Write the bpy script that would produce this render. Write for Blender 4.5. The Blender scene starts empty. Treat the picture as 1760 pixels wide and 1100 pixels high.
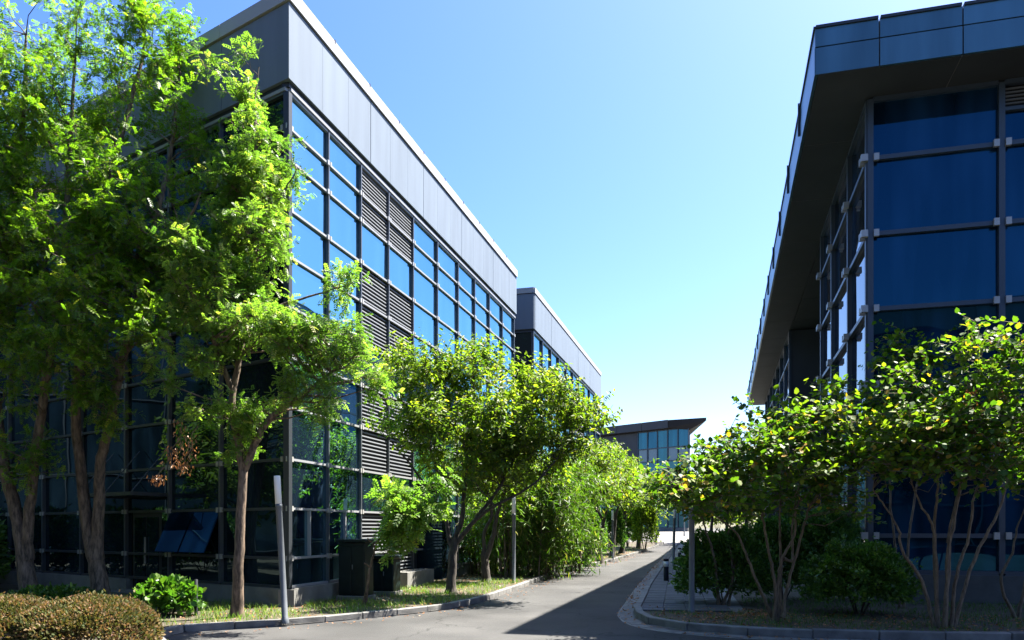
import bpy, bmesh, math, random
import numpy as np
from mathutils import Vector, Matrix, Euler

# ------------------------------------------------------------------ camera, sky, sun
scene = bpy.context.scene
C = scene.collection
F_PX, CX, HZ, EYE = 1340.0, 880.0, 908.0, 1.6       # focal length, centre column, horizon row (1760 px wide picture), eye height

cam_d = bpy.data.cameras.new('camera')
cam_d.sensor_width = 36.0
cam_d.lens = 36.0 * F_PX / 1760.0
cam_d.shift_y = (HZ - 550.0) / 1760.0
cam_d.clip_start, cam_d.clip_end = 0.1, 6000
cam = bpy.data.objects.new('camera', cam_d)
C.objects.link(cam)
cam.location = (0, 0, EYE)
cam.rotation_euler = (math.radians(90), 0, 0)
scene.camera = cam

SUN = Vector((0.530, 0.302, 1.0)).normalized()
EL = math.asin(SUN.z)
AZ = math.atan2(SUN.x, SUN.y)
world = bpy.data.worlds.new('World')
scene.world = world
world.use_nodes = True
wn = world.node_tree
wn.nodes.clear()
sky = wn.nodes.new('ShaderNodeTexSky')
sky.sky_type = 'NISHITA'
sky.sun_disc = False
sky.sun_elevation = EL
sky.sun_rotation = AZ
sky.altitude = 0
sky.air_density = 1.0
sky.dust_density = 1.4
sky.ozone_density = 3.6
hs = wn.nodes.new('ShaderNodeHueSaturation')
hs.inputs['Hue'].default_value = 0.511
hs.inputs['Saturation'].default_value = 1.25
bg = wn.nodes.new('ShaderNodeBackground')
bg.inputs['Strength'].default_value = 0.05
wo = wn.nodes.new('ShaderNodeOutputWorld')
wn.links.new(sky.outputs[0], hs.inputs['Color'])
gm = wn.nodes.new('ShaderNodeGamma')
gm.inputs['Gamma'].default_value = 1.08
wn.links.new(hs.outputs[0], gm.inputs['Color'])
wn.links.new(gm.outputs[0], bg.inputs['Color'])
wn.links.new(bg.outputs[0], wo.inputs['Surface'])

sd = bpy.data.lights.new('sun', 'SUN')
sd.energy = 5.0
sd.angle = math.radians(0.5)
sd.color = (1.0, 0.95, 0.86)
so = bpy.data.objects.new('sun', sd)
C.objects.link(so)
so.rotation_euler = SUN.to_track_quat('Z', 'Y').to_euler()
so.location = (10, 5, 40)

scene.view_settings.view_transform = 'Standard'
scene.view_settings.look = 'None'
scene.view_settings.gamma = 1
scene.view_settings.use_curve_mapping = False
scene.view_settings.exposure = 2.65

random.seed(7)
RNG = np.random.default_rng(11)

# ------------------------------------------------------------------ helpers
def sm(t):
    t = min(1.0, max(0.0, t))
    return t * t * (3 - 2 * t)

def hgt(y):                      # the lane climbs gently towards the far forecourt
    return 1.3 * sm((y - 36.0) / 36.0)

def G(px, py, z=0.0):            # ground point seen at a picture position (flat near ground)
    y = F_PX * (EYE - z) / (py - HZ)
    return Vector(((px - CX) / F_PX * y, y, z))

def U(px, py, d):                # point at depth d seen at a picture position
    return Vector(((px - CX) / F_PX * d, d, EYE + (HZ - py) / F_PX * d))

D1 = Vector((0.2607, 0.9654, 0)).normalized()     # along the lane
P1 = Vector((D1.y, -D1.x, 0))                     # across the lane, to the right

MATS = {}
def nodes_of(m):
    m.use_nodes = True
    nt = m.node_tree
    nt.nodes.clear()
    return nt

def mat_plain(name, col, rough=0.6, metal=0.0, spec=0.5, noise=0.0, nscale=8.0, bump=0.0, bscale=60.0, streak=0.0, objvar=0.0):
    if name in MATS: return MATS[name]
    m = bpy.data.materials.new(name)
    nt = nodes_of(m)
    L = nt.links
    out = nt.nodes.new('ShaderNodeOutputMaterial')
    b = nt.nodes.new('ShaderNodeBsdfPrincipled')
    b.inputs['Roughness'].default_value = rough
    b.inputs['Metallic'].default_value = metal
    b.inputs['Specular IOR Level'].default_value = spec
    b.inputs['Base Color'].default_value = (*col, 1)
    geo = nt.nodes.new('ShaderNodeNewGeometry')
    if noise > 0 or streak > 0:
        n = nt.nodes.new('ShaderNodeTexNoise')
        n.inputs['Scale'].default_value = nscale
        n.inputs['Detail'].default_value = 6
        mp = nt.nodes.new('ShaderNodeMapping')
        mp.inputs['Scale'].default_value = (1, 1, 0.12) if streak > 0 else (1, 1, 1)
        L.new(geo.outputs['Position'], mp.inputs['Vector'])
        L.new(mp.outputs[0], n.inputs['Vector'])
        r = nt.nodes.new('ShaderNodeValToRGB')
        a = noise + streak
        r.color_ramp.elements[0].position = 0.3
        r.color_ramp.elements[1].position = 0.7
        r.color_ramp.elements[0].color = (*[c * (1 - a) for c in col], 1)
        r.color_ramp.elements[1].color = (*[min(1, c * (1 + a * 0.6)) for c in col], 1)
        L.new(n.outputs['Fac'], r.inputs[0])
        L.new(r.outputs[0], b.inputs['Base Color'])
    if objvar > 0:
        oi = nt.nodes.new('ShaderNodeObjectInfo')
        mr = nt.nodes.new('ShaderNodeMapRange')
        mr.inputs['To Min'].default_value = 1 - objvar
        mr.inputs['To Max'].default_value = 1 + objvar
        L.new(oi.outputs['Random'], mr.inputs['Value'])
        sc = nt.nodes.new('ShaderNodeVectorMath')
        sc.operation = 'SCALE'
        sc.inputs[0].default_value = col
        if b.inputs['Base Color'].links: L.new(b.inputs['Base Color'].links[0].from_socket, sc.inputs[0])
        L.new(mr.outputs[0], sc.inputs['Scale'])
        L.new(sc.outputs[0], b.inputs['Base Color'])
    if bump > 0:
        n2 = nt.nodes.new('ShaderNodeTexNoise')
        n2.inputs['Scale'].default_value = bscale
        n2.inputs['Detail'].default_value = 4
        L.new(geo.outputs['Position'], n2.inputs['Vector'])
        bp = nt.nodes.new('ShaderNodeBump')
        bp.inputs['Strength'].default_value = bump
        bp.inputs['Distance'].default_value = 0.01
        L.new(n2.outputs['Fac'], bp.inputs['Height'])
        L.new(bp.outputs[0], b.inputs['Normal'])
    L.new(b.outputs[0], out.inputs[0])
    MATS[name] = m
    return m

def mat_glass(name, base, refl, ior=1.9, wave=0.03, fmin=0.12, inner=3.0, white=0.95):
    """coated facade glass: a dark room behind, a tinted mirror in front that strengthens at grazing angles"""
    m = bpy.data.materials.new(name)
    nt = nodes_of(m)
    L = nt.links
    out = nt.nodes.new('ShaderNodeOutputMaterial')
    d = nt.nodes.new('ShaderNodeBsdfDiffuse')
    d.inputs['Color'].default_value = (*base, 1)
    g = nt.nodes.new('ShaderNodeBsdfGlossy')
    g.inputs['Color'].default_value = (*refl, 1)
    g.inputs['Roughness'].default_value = 0.015
    geo = nt.nodes.new('ShaderNodeNewGeometry')
    n = nt.nodes.new('ShaderNodeTexNoise')
    n.inputs['Scale'].default_value = 0.9
    n.inputs['Detail'].default_value = 1
    L.new(geo.outputs['Position'], n.inputs['Vector'])
    bp = nt.nodes.new('ShaderNodeBump')
    bp.inputs['Strength'].default_value = wave
    bp.inputs['Distance'].default_value = 0.2
    L.new(n.outputs['Fac'], bp.inputs['Height'])
    L.new(bp.outputs[0], g.inputs['Normal'])
    lw = nt.nodes.new('ShaderNodeLayerWeight')
    lw.inputs['Blend'].default_value = 0.5
    gr = nt.nodes.new('ShaderNodeValToRGB')
    gr.color_ramp.elements[0].position = 0.45
    gr.color_ramp.elements[0].color = (*refl, 1)
    gr.color_ramp.elements[1].position = 0.85
    gr.color_ramp.elements[1].color = (*[(1 - white) * c + white * 0.95 for c in refl], 1)
    L.new(lw.outputs['Facing'], gr.inputs[0])
    L.new(gr.outputs[0], g.inputs['Color'])
    vn = nt.nodes.new('ShaderNodeTexNoise')
    vn.inputs['Scale'].default_value = 1.0
    vn.inputs['Detail'].default_value = 2
    vm = nt.nodes.new('ShaderNodeMapping')
    vm.inputs['Scale'].default_value = (1.6, 1.6, 0.25)
    L.new(geo.outputs['Position'], vm.inputs['Vector'])
    L.new(vm.outputs[0], vn.inputs['Vector'])
    vr = nt.nodes.new('ShaderNodeValToRGB')
    vr.color_ramp.elements[0].position = 0.42
    vr.color_ramp.elements[0].color = (*base, 1)
    vr.color_ramp.elements[1].position = 0.72
    vr.color_ramp.elements[1].color = (*[c * inner for c in base], 1)
    L.new(vn.outputs['Fac'], vr.inputs[0])
    L.new(vr.outputs[0], d.inputs['Color'])
    fr = nt.nodes.new('ShaderNodeFresnel')
    fr.inputs['IOR'].default_value = ior
    mx0 = nt.nodes.new('ShaderNodeMath')
    mx0.operation = 'MAXIMUM'
    mx0.inputs[1].default_value = fmin
    L.new(fr.outputs[0], mx0.inputs[0])
    mx = nt.nodes.new('ShaderNodeMixShader')
    L.new(mx0.outputs[0], mx.inputs[0])
    L.new(d.outputs[0], mx.inputs[1])
    L.new(g.outputs[0], mx.inputs[2])
    L.new(mx.outputs[0], out.inputs[0])
    MATS[name] = m
    return m

def mat_leaf(name, stops, trans=0.35, tcol=(0.9, 1.0, 0.35), rough=0.45, spec=0.4):
    """stops: [(position, colour)] picked by the leaf's own tint value"""
    m = bpy.data.materials.new(name)
    nt = nodes_of(m)
    L = nt.links
    out = nt.nodes.new('ShaderNodeOutputMaterial')
    at = nt.nodes.new('ShaderNodeAttribute')
    at.attribute_name = 'tint'
    r = nt.nodes.new('ShaderNodeValToRGB')
    e = r.color_ramp.elements
    while len(e) < len(stops): e.new(0.5)
    for k, (p, c) in enumerate(stops):
        e[k].position = p
        e[k].color = (*c, 1)
    L.new(at.outputs['Fac'], r.inputs[0])
    b = nt.nodes.new('ShaderNodeBsdfPrincipled')
    b.inputs['Roughness'].default_value = rough
    b.inputs['Specular IOR Level'].default_value = spec
    L.new(r.outputs[0], b.inputs['Base Color'])
    t = nt.nodes.new('ShaderNodeBsdfTranslucent')
    mul = nt.nodes.new('ShaderNodeMix')
    mul.data_type = 'RGBA'
    mul.blend_type = 'MULTIPLY'
    mul.inputs[0].default_value = 1.0
    L.new(r.outputs[0], mul.inputs[6])
    mul.inputs[7].default_value = (tcol[0] * 2.0, tcol[1] * 2.25, tcol[2] * 2.6, 1)
    L.new(mul.outputs[2], t.inputs['Color'])
    mx = nt.nodes.new('ShaderNodeMixShader')
    mx.inputs[0].default_value = trans
    L.new(b.outputs[0], mx.inputs[1])
    L.new(t.outputs[0], mx.inputs[2])
    L.new(mx.outputs[0], out.inputs[0])
    MATS[name] = m
    return m

def mat_bark(name, dark, light, scale=9.0):
    m = bpy.data.materials.new(name)
    nt = nodes_of(m)
    L = nt.links
    out = nt.nodes.new('ShaderNodeOutputMaterial')
    b = nt.nodes.new('ShaderNodeBsdfPrincipled')
    b.inputs['Roughness'].default_value = 0.85
    geo = nt.nodes.new('ShaderNodeNewGeometry')
    mp = nt.nodes.new('ShaderNodeMapping')
    mp.inputs['Scale'].default_value = (1, 1, 0.22)
    L.new(geo.outputs['Position'], mp.inputs['Vector'])
    n = nt.nodes.new('ShaderNodeTexNoise')
    n.inputs['Scale'].default_value = scale * 2.2
    n.inputs['Detail'].default_value = 8
    n.inputs['Roughness'].default_value = 0.65
    L.new(mp.outputs[0], n.inputs['Vector'])
    r = nt.nodes.new('ShaderNodeValToRGB')
    r.color_ramp.elements[0].position = 0.38
    r.color_ramp.elements[0].color = (*dark, 1)
    r.color_ramp.elements[1].position = 0.66
    r.color_ramp.elements[1].color = (*light, 1)
    L.new(n.outputs['Fac'], r.inputs[0])
    L.new(r.outputs[0], b.inputs['Base Color'])
    bp = nt.nodes.new('ShaderNodeBump')
    bp.inputs['Strength'].default_value = 0.9
    bp.inputs['Distance'].default_value = 0.02
    L.new(n.outputs['Fac'], bp.inputs['Height'])
    L.new(bp.outputs[0], b.inputs['Normal'])
    L.new(b.outputs[0], out.inputs[0])
    MATS[name] = m
    return m

def tag(o, label=None, cat=None, group=None, kind=None):
    if label: o['label'] = label
    if cat: o['category'] = cat
    if group: o['group'] = group
    if kind: o['kind'] = kind
    return o

def empty(name, loc, label, cat, group=None):
    o = bpy.data.objects.new(name, None)
    o.empty_display_size = 0.2
    C.objects.link(o)
    o.location = loc
    return tag(o, label, cat, group)

def link(name, me, parent=None, mat=None, kind=None):
    o = bpy.data.objects.new(name, me)
    C.objects.link(o)
    if mat and not me.materials: me.materials.append(mat)
    if parent:
        o.parent = parent
        o.location = -wloc(parent)
    if kind: o['kind'] = kind
    return o

def wloc(o):
    l = Vector(o.location)
    while o.parent:
        o = o.parent
        l = l + Vector(o.location)
    return l

UNIT = {}
def unit_cube(mat):
    if mat.name not in UNIT:
        bm = bmesh.new()
        bmesh.ops.create_cube(bm, size=1.0)
        me = bpy.data.meshes.new('box_' + mat.name)
        bm.to_mesh(me)
        bm.free()
        me.materials.append(mat)
        UNIT[mat.name] = me
    return UNIT[mat.name]

def box(name, mat, parent, centre, size, rz=0.0, rx=0.0, ry=0.0):
    """a box part in world coordinates (all thing roots stay unrotated)"""
    o = bpy.data.objects.new(name, unit_cube(mat))
    C.objects.link(o)
    loc = Vector(centre)
    if parent:
        o.parent = parent
        loc = loc - wloc(parent)
    o.location = loc
    o.scale = size
    o.rotation_euler = Euler((rx, ry, rz))
    return o

class Frame:
    """facade frame: t along the face, n outwards, z up"""
    def __init__(s, org, d, nrm):
        s.o, s.d, s.n = Vector(org), Vector(d).normalized(), Vector(nrm).normalized()
        s.rz = math.atan2(s.d.y, s.d.x)
    def p(s, t, n, z):
        v = s.o + s.d * t + s.n * n
        return Vector((v.x, v.y, s.o.z + z))
    def box(s, name, mat, parent, t0, t1, n0, n1, z0, z1, tilt=0.0):
        return box(name, mat, parent, s.p((t0 + t1) / 2, (n0 + n1) / 2, (z0 + z1) / 2),
                   (t1 - t0, abs(n1 - n0), z1 - z0), rz=s.rz, rx=tilt)

def from_arrays(name, V, Fq, mat, tint=None, smooth=False):
    """mesh from numpy vertices (n,3) and equal-sized faces (m,k)"""
    me = bpy.data.meshes.new(name)
    V = np.ascontiguousarray(V, dtype=np.float32)
    Fq = np.ascontiguousarray(Fq, dtype=np.int32)
    m, k = Fq.shape
    me.vertices.add(len(V))
    me.vertices.foreach_set('co', V.ravel())
    me.loops.add(m * k)
    me.loops.foreach_set('vertex_index', Fq.ravel())
    me.polygons.add(m)
    me.polygons.foreach_set('loop_start', np.arange(0, m * k, k, dtype=np.int32))
    if tint is not None:
        a = me.attributes.new('tint', 'FLOAT', 'FACE')
        a.data.foreach_set('value', np.ascontiguousarray(tint, dtype=np.float32))
    me.update(calc_edges=True)
    if smooth: me.polygons.foreach_set('use_smooth', np.ones(m, dtype=bool))
    me.materials.append(mat)
    return me

def tube_arrays(paths, sides=7):
    """paths: list of (points, radii); returns verts, quads"""
    V, Q = [], []
    for pts, rad in paths:
        pts = [Vector(p) for p in pts]
        base = len(V)
        n = len(pts)
        ref = None
        for i, p in enumerate(pts):
            a = pts[max(0, i - 1)]
            b = pts[min(n - 1, i + 1)]
            d = (b - a)
            if d.length < 1e-6: d = Vector((0, 0, 1))
            d.normalize()
            if ref is None:
                ref = Vector((1, 0, 0)) if abs(d.x) < 0.8 else Vector((0, 1, 0))
            x = (ref - d * ref.dot(d)).normalized()
            y = d.cross(x)
            ref = x
            for s in range(sides):
                w = 2 * math.pi * s / sides
                V.append(p + (x * math.cos(w) + y * math.sin(w)) * rad[i])
        for i in range(n - 1):
            for s in range(sides):
                s2 = (s + 1) % sides
                Q.append((base + i * sides + s, base + i * sides + s2, base + (i + 1) * sides + s2, base + (i + 1) * sides + s))
    return np.array([tuple(v) for v in V]), np.array(Q)

def smooth_path(pts, rad, sub=4, wob=0.0):
    """Catmull-Rom through points with radii, small wobble"""
    pts = [Vector(p) for p in pts]
    P = [pts[0] * 2 - pts[1]] + pts + [pts[-1] * 2 - pts[-2]]
    o, r = [], []
    for i in range(1, len(P) - 2):
        for k in range(sub):
            t = k / sub
            a, b, c, d = P[i - 1], P[i], P[i + 1], P[i + 2]
            q = 0.5 * ((2 * b) + (c - a) * t + (2 * a - 5 * b + 4 * c - d) * t * t + (3 * b - a - 3 * c + d) * t ** 3)
            if wob and (i > 1 or k): q = q + Vector((random.uniform(-wob, wob), random.uniform(-wob, wob), 0))
            o.append(q)
            r.append(rad[i - 1] * (1 - t) + rad[i] * t)
    o.append(pts[-1])
    r.append(rad[-1])
    return o, r

# ------------------------------------------------------------------ materials
M_ASPH = None
def build_asphalt():
    m = bpy.data.materials.new('asphalt')
    nt = nodes_of(m)
    L = nt.links
    out = nt.nodes.new('ShaderNodeOutputMaterial')
    b = nt.nodes.new('ShaderNodeBsdfPrincipled')
    b.inputs['Roughness'].default_value = 0.88
    b.inputs['Specular IOR Level'].default_value = 0.3
    geo = nt.nodes.new('ShaderNodeNewGeometry')
    n1 = nt.nodes.new('ShaderNodeTexNoise'); n1.inputs['Scale'].default_value = 0.55; n1.inputs['Detail'].default_value = 5
    n2 = nt.nodes.new('ShaderNodeTexNoise'); n2.inputs['Scale'].default_value = 70; n2.inputs['Detail'].default_value = 3
    n3 = nt.nodes.new('ShaderNodeTexVoronoi'); n3.inputs['Scale'].default_value = 110
    for n in (n1, n2, n3): L.new(geo.outputs['Position'], n.inputs['Vector'])
    r = nt.nodes.new('ShaderNodeValToRGB')
    r.color_ramp.elements[0].position = 0.3; r.color_ramp.elements[0].color = (0.027, 0.027, 0.027, 1)
    r.color_ramp.elements[1].position = 0.72; r.color_ramp.elements[1].color = (0.066, 0.0652, 0.064, 1)
    L.new(n1.outputs['Fac'], r.inputs[0])
    r2 = nt.nodes.new('ShaderNodeValToRGB')
    r2.color_ramp.elements[0].position = 0.25; r2.color_ramp.elements[0].color = (0.6, 0.6, 0.6, 1)
    r2.color_ramp.elements[1].position = 0.75; r2.color_ramp.elements[1].color = (1.25, 1.22, 1.18, 1)
    L.new(n2.outputs['Fac'], r2.inputs[0])
    mu = nt.nodes.new('ShaderNodeMix'); mu.data_type = 'RGBA'; mu.blend_type = 'MULTIPLY'; mu.inputs[0].default_value = 1
    L.new(r.outputs[0], mu.inputs[6]); L.new(r2.outputs[0], mu.inputs[7])
    # thin cracks
    v = nt.nodes.new('ShaderNodeTexVoronoi'); v.feature = 'DISTANCE_TO_EDGE'; v.inputs['Scale'].default_value = 0.32
    dn = nt.nodes.new('ShaderNodeTexNoise'); dn.inputs['Scale'].default_value = 2.0; dn.inputs['Detail'].default_value = 4
    L.new(geo.outputs['Position'], dn.inputs['Vector'])
    ad = nt.nodes.new('ShaderNodeVectorMath'); ad.operation = 'MULTIPLY_ADD'
    L.new(dn.outputs['Color'], ad.inputs[0]); ad.inputs[1].default_value = (0.9, 0.9, 0.9); L.new(geo.outputs['Position'], ad.inputs[2])
    L.new(ad.outputs[0], v.inputs['Vector'])
    cr = nt.nodes.new('ShaderNodeValToRGB')
    cr.color_ramp.elements[0].position = 0.0; cr.color_ramp.elements[0].color = (0.35, 0.35, 0.35, 1)
    cr.color_ramp.elements[1].position = 0.008; cr.color_ramp.elements[1].color = (1, 1, 1, 1)
    L.new(v.outputs['Distance'], cr.inputs[0])
    mu2 = nt.nodes.new('ShaderNodeMix'); mu2.data_type = 'RGBA'; mu2.blend_type = 'MULTIPLY'; mu2.inputs[0].default_value = 1
    L.new(mu.outputs[2], mu2.inputs[6]); L.new(cr.outputs[0], mu2.inputs[7])
    L.new(mu2.outputs[2], b.inputs['Base Color'])
    bp = nt.nodes.new('ShaderNodeBump'); bp.inputs['Strength'].default_value = 0.55; bp.inputs['Distance'].default_value = 0.008
    L.new(n3.outputs['Distance'], bp.inputs['Height'])
    L.new(bp.outputs[0], b.inputs['Normal'])
    L.new(b.outputs[0], out.inputs[0])
    return m
M_ASPH = build_asphalt()
M_CONC = mat_plain('concrete', (0.17, 0.165, 0.15), 0.85, noise=0.3, nscale=3.0, bump=0.4, bscale=40)
M_KERB = mat_plain('kerb_stone', (0.135, 0.132, 0.125), 0.8, noise=0.4, nscale=5.0, bump=0.5, bscale=50, objvar=0.15)
M_PAVER = mat_plain('paver', (0.075, 0.077, 0.08), 0.85, noise=0.25, nscale=4.0, bump=0.4, bscale=70, objvar=0.15)
M_PLAZA = mat_plain('pale_paving', (0.12, 0.113, 0.105), 0.85, noise=0.15, nscale=0.6)
M_SOIL = mat_plain('soil', (0.06, 0.047, 0.028), 0.95, noise=0.45, nscale=5.0, bump=0.9, bscale=30)
M_GROUND = mat_plain('distant_ground', (0.05, 0.05, 0.04), 0.95, noise=0.3, nscale=0.2)
M_BAND = mat_plain('pale_metal_panel', (0.142, 0.17, 0.205), 0.55, metal=0.0, spec=0.12, streak=0.1, nscale=3.0, objvar=0.035)
M_COPE = mat_plain('coping_metal', (0.30, 0.30, 0.30), 0.45, metal=0.0, spec=0.3)
M_ALU = mat_plain('aluminium', (0.22, 0.225, 0.235), 0.45)
M_MULL = mat_plain('mullion_metal', (0.055, 0.062, 0.072), 0.4)  # same aluminium as the transoms, darkened to stand for the mullions' unlit faces
M_LSIDE = mat_plain('shade_toned_metal', (0.03, 0.036, 0.042), 0.4)  # shaded copy of the aluminium, the left face's shade put into its colour
M_PLIN = mat_plain('shade_toned_plinth', (0.07, 0.07, 0.064), 0.8, noise=0.3, nscale=3.0, bump=0.4, bscale=40)  # plinth on the right, darkened so its colour carries the shade under the roof
M_DKALU = mat_plain('blue_grey_aluminium', (0.045, 0.06, 0.08), 0.42, metal=0.2)
M_DARK = mat_plain('dark_frame', (0.025, 0.03, 0.036), 0.5, metal=0.2)
M_CORE = mat_plain('dark_interior', (0.012, 0.014, 0.017), 0.9)
M_SLAT = mat_plain('louvre_metal', (0.13, 0.138, 0.147), 0.5, spec=0.2)
M_JOINT = mat_plain('soffit_joint_trim', (0.12, 0.115, 0.105), 0.5)
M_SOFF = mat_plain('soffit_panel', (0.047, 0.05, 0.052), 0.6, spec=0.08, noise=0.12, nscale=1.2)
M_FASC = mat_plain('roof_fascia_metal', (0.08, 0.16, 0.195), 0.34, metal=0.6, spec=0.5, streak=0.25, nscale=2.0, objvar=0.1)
M_ROOF = mat_plain('roof_membrane', (0.2, 0.2, 0.2), 0.9)
M_CLAMP = mat_plain('silver_clamp', (0.34, 0.335, 0.32), 0.35, metal=0.2)
M_GREYW = mat_plain('grey_cladding', (0.05, 0.056, 0.064), 0.5, spec=0.2, noise=0.1, nscale=0.7)
M_CAB = mat_plain('dark_green_paint', (0.008, 0.016, 0.016), 0.4, spec=0.2, noise=0.3, nscale=6)
M_POST = mat_plain('grey_post_paint', (0.11, 0.12, 0.13), 0.4, metal=0.1, noise=0.12, nscale=7)
M_WHITE = mat_plain('frosted_white', (0.75, 0.75, 0.74), 0.35)
M_BLACK = mat_plain('black_paint', (0.010, 0.012, 0.016), 0.7, spec=0.15)
GLASS_A = mat_glass('blue_facade_glass', (0.006, 0.012, 0.02), (0.42, 0.84, 1.0), ior=4.5, wave=0.02, fmin=0.48, white=0.0)
GLASS_L = mat_glass('dark_facade_glass', (0.004, 0.008, 0.012), (0.5, 0.78, 0.95), ior=1.7, wave=0.03, fmin=0.06)
GLASS_R = mat_glass('navy_facade_glass', (0.002, 0.007, 0.016), (0.08, 0.40, 0.68), ior=1.8, wave=0.035, fmin=0.07, inner=5.0)
GLASS_D = mat_glass('teal_facade_glass', (0.004, 0.03, 0.045), (0.35, 0.8, 1.0), ior=1.9, wave=0.03, fmin=0.1)

# ------------------------------------------------------------------ ground, road, kerbs
def strip_mesh(name, xs_fn, ys, mat, dz, nx=2):
    V, Q = [], []
    for y in ys:
        a, b = xs_fn(y)
        for k in range(nx):
            x = a + (b - a) * k / (nx - 1)
            V.append((x, y, hgt(y) + dz))
    for i in range(len(ys) - 1):
        for k in range(nx - 1):
            Q.append((i * nx + k, i * nx + k + 1, (i + 1) * nx + k + 1, (i + 1) * nx + k))
    return from_arrays(name, np.array(V), np.array(Q), mat)

ys_far = [-2000, -200, -60, 0, 20, 34] + [36 + 2 * k for k in range(19)] + [76, 90, 120, 300, 3000]
tag(link('ground', strip_mesh('ground', lambda y: (-3000, 3000), ys_far, M_GROUND, -0.03)), kind='structure')
ys_road = [-60, 0, 20, 34] + [36 + 2 * k for k in range(19)] + [80, 120]
tag(link('road', strip_mesh('road', lambda y: (-70, 70), ys_road, M_ASPH, 0.0)), kind='structure')
tag(link('plaza', strip_mesh('plaza', lambda y: (-30, 90), [52 + 2 * k for k in range(12)] + [110], M_PLAZA, 0.006)), kind='structure')

LK = [(-4.0, -20), (-4.0, 4), (-4.05, 8.6), (-4.35, 10.0), (-5.15, 11.2), (-5.25, 11.75), (-4.9, 12.1), (-3.64, 12.84), (-2.49, 13.9), (-1.56, 14.9), (-0.9, 16.2),
      (-0.35, 18.2), (0.2, 20.6), (0.75, 23.2), (1.66, 27.4), (2.75, 31.0), (4.3, 36), (5.6, 40), (7.1, 44), (9.0, 49), (10.4, 53)]
RK = [(16, 10.3), (11, 10.6), (7, 10.95), (4.9, 11.15), (3.6, 11.5), (2.95, 11.85), (2.45, 12.35), (2.22, 13.0), (2.2, 13.8), (2.3, 14.7), (2.75, 16.8),
      (3.64, 21), (5.0, 27), (6.45, 33.5), (7.05, 36), (8.0, 40), (9.0, 44), (10.3, 49), (11.2, 52)]

def dense(poly, step=0.5):
    o = []
    pts = [Vector((x, y, 0)) for x, y in poly]
    sp, _ = smooth_path(pts, [1] * len(pts), 8)
    acc = [sp[0]]
    for q in sp[1:]:
        while (q - acc[-1]).length >= step:
            acc.append(acc[-1] + (q - acc[-1]).normalized() * step)
    return acc

LKD, RKD = dense(LK, 0.25), dense(RK, 0.25)

def slab_mesh(name, outline, far_x, mat, z, inset=0.0):
    """raised bed between a kerb line and a far side line, following the ground height"""
    V, Q = [], []
    for q in outline:
        V.append((q.x, q.y, hgt(q.y) + z))
        fx, fy = far_x(q)
        V.append((fx, fy, hgt(q.y) + z))
    for i in range(len(outline) - 1):
        Q.append((2 * i, 2 * i + 2, 2 * i + 3, 2 * i + 1))
    return from_arrays(name, np.array(V), np.array(Q), mat)

def offset(line, d):
    o = []
    for i, q in enumerate(line):
        a, b = line[max(0, i - 1)], line[min(len(line) - 1, i + 1)]
        t = (b - a).normalized()
        o.append(q + Vector((t.y, -t.x, 0)) * d)
    return o

BED = 0.10
verge_in = offset(LKD, -0.12)
tag(link('left_verge', slab_mesh('left_verge', verge_in, lambda q: (-60, q.y), M_SOIL, BED)), kind='structure')
isl_in = offset(RKD, 0.13)
tag(link('right_verge', slab_mesh('right_verge', isl_in, lambda q: (60, max(q.y, 10.2) if q.y > 14 else 14.0 + (q.y - 14) * 0.02), M_SOIL, BED)), kind='structure')

def bevel_box_mesh(name, sx, sy, sz, bev, mat, seed=0, jit=0.0):
    rnd = random.Random(seed)
    bm = bmesh.new()
    bmesh.ops.create_cube(bm, size=1.0)
    for v in bm.verts:
        v.co = Vector((v.co.x * sx + rnd.uniform(-jit, jit), v.co.y * sy + rnd.uniform(-jit, jit), v.co.z * sz + rnd.uniform(-jit, jit)))
    bmesh.ops.bevel(bm, geom=list(bm.edges), offset=bev, segments=1, affect='EDGES')
    me = bpy.data.meshes.new(name)
    bm.to_mesh(me)
    bm.free()
    me.materials.append(mat)
    return me

def stones_along(root, name, line, length, width, height, ztop, off, mat, gap=0.012, ymax=60, ymin=-50, jit=0.006):
    meshes = [bevel_box_mesh('%s_mesh' % name, length - gap, width, height, 0.012, mat, s, jit) for s in range(4)]
    acc = 0.0
    prev = line[0]
    k = 0
    pts = [line[0]]
    for q in line[1:]:
        if (q - pts[-1]).length >= length * 0.995: pts.append(q)
    for a, b in zip(pts[:-1], pts[1:]):
        c = (a + b) / 2
        if c.y > ymax or c.y < ymin: continue
        t = (b - a).normalized()
        c = c + Vector((t.y, -t.x, 0)) * off
        o = bpy.data.objects.new(name, meshes[k % 4])
        C.objects.link(o)
        o.parent = root
        o.location = Vector((c.x, c.y, hgt(c.y) + ztop - height / 2 + random.uniform(-0.004, 0.004))) - wloc(root)
        o.rotation_euler.z = math.atan2(t.y, t.x) + random.uniform(-0.006, 0.006)
        sl = (b - a).length / length
        o.scale = (sl, 1, 1)
        k += 1

def bed_strip(name, line, w0, w1, mat, z):
    a, b = offset(line, w0), offset(line, w1)
    V, Q = [], []
    for p, q in zip(a, b):
        V += [(p.x, p.y, hgt(p.y) + z), (q.x, q.y, hgt(q.y) + z)]
    for i in range(len(a) - 1): Q.append((2 * i, 2 * i + 2, 2 * i + 3, 2 * i + 1))
    return from_arrays(name, np.array(V), np.array(Q), mat)

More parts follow.
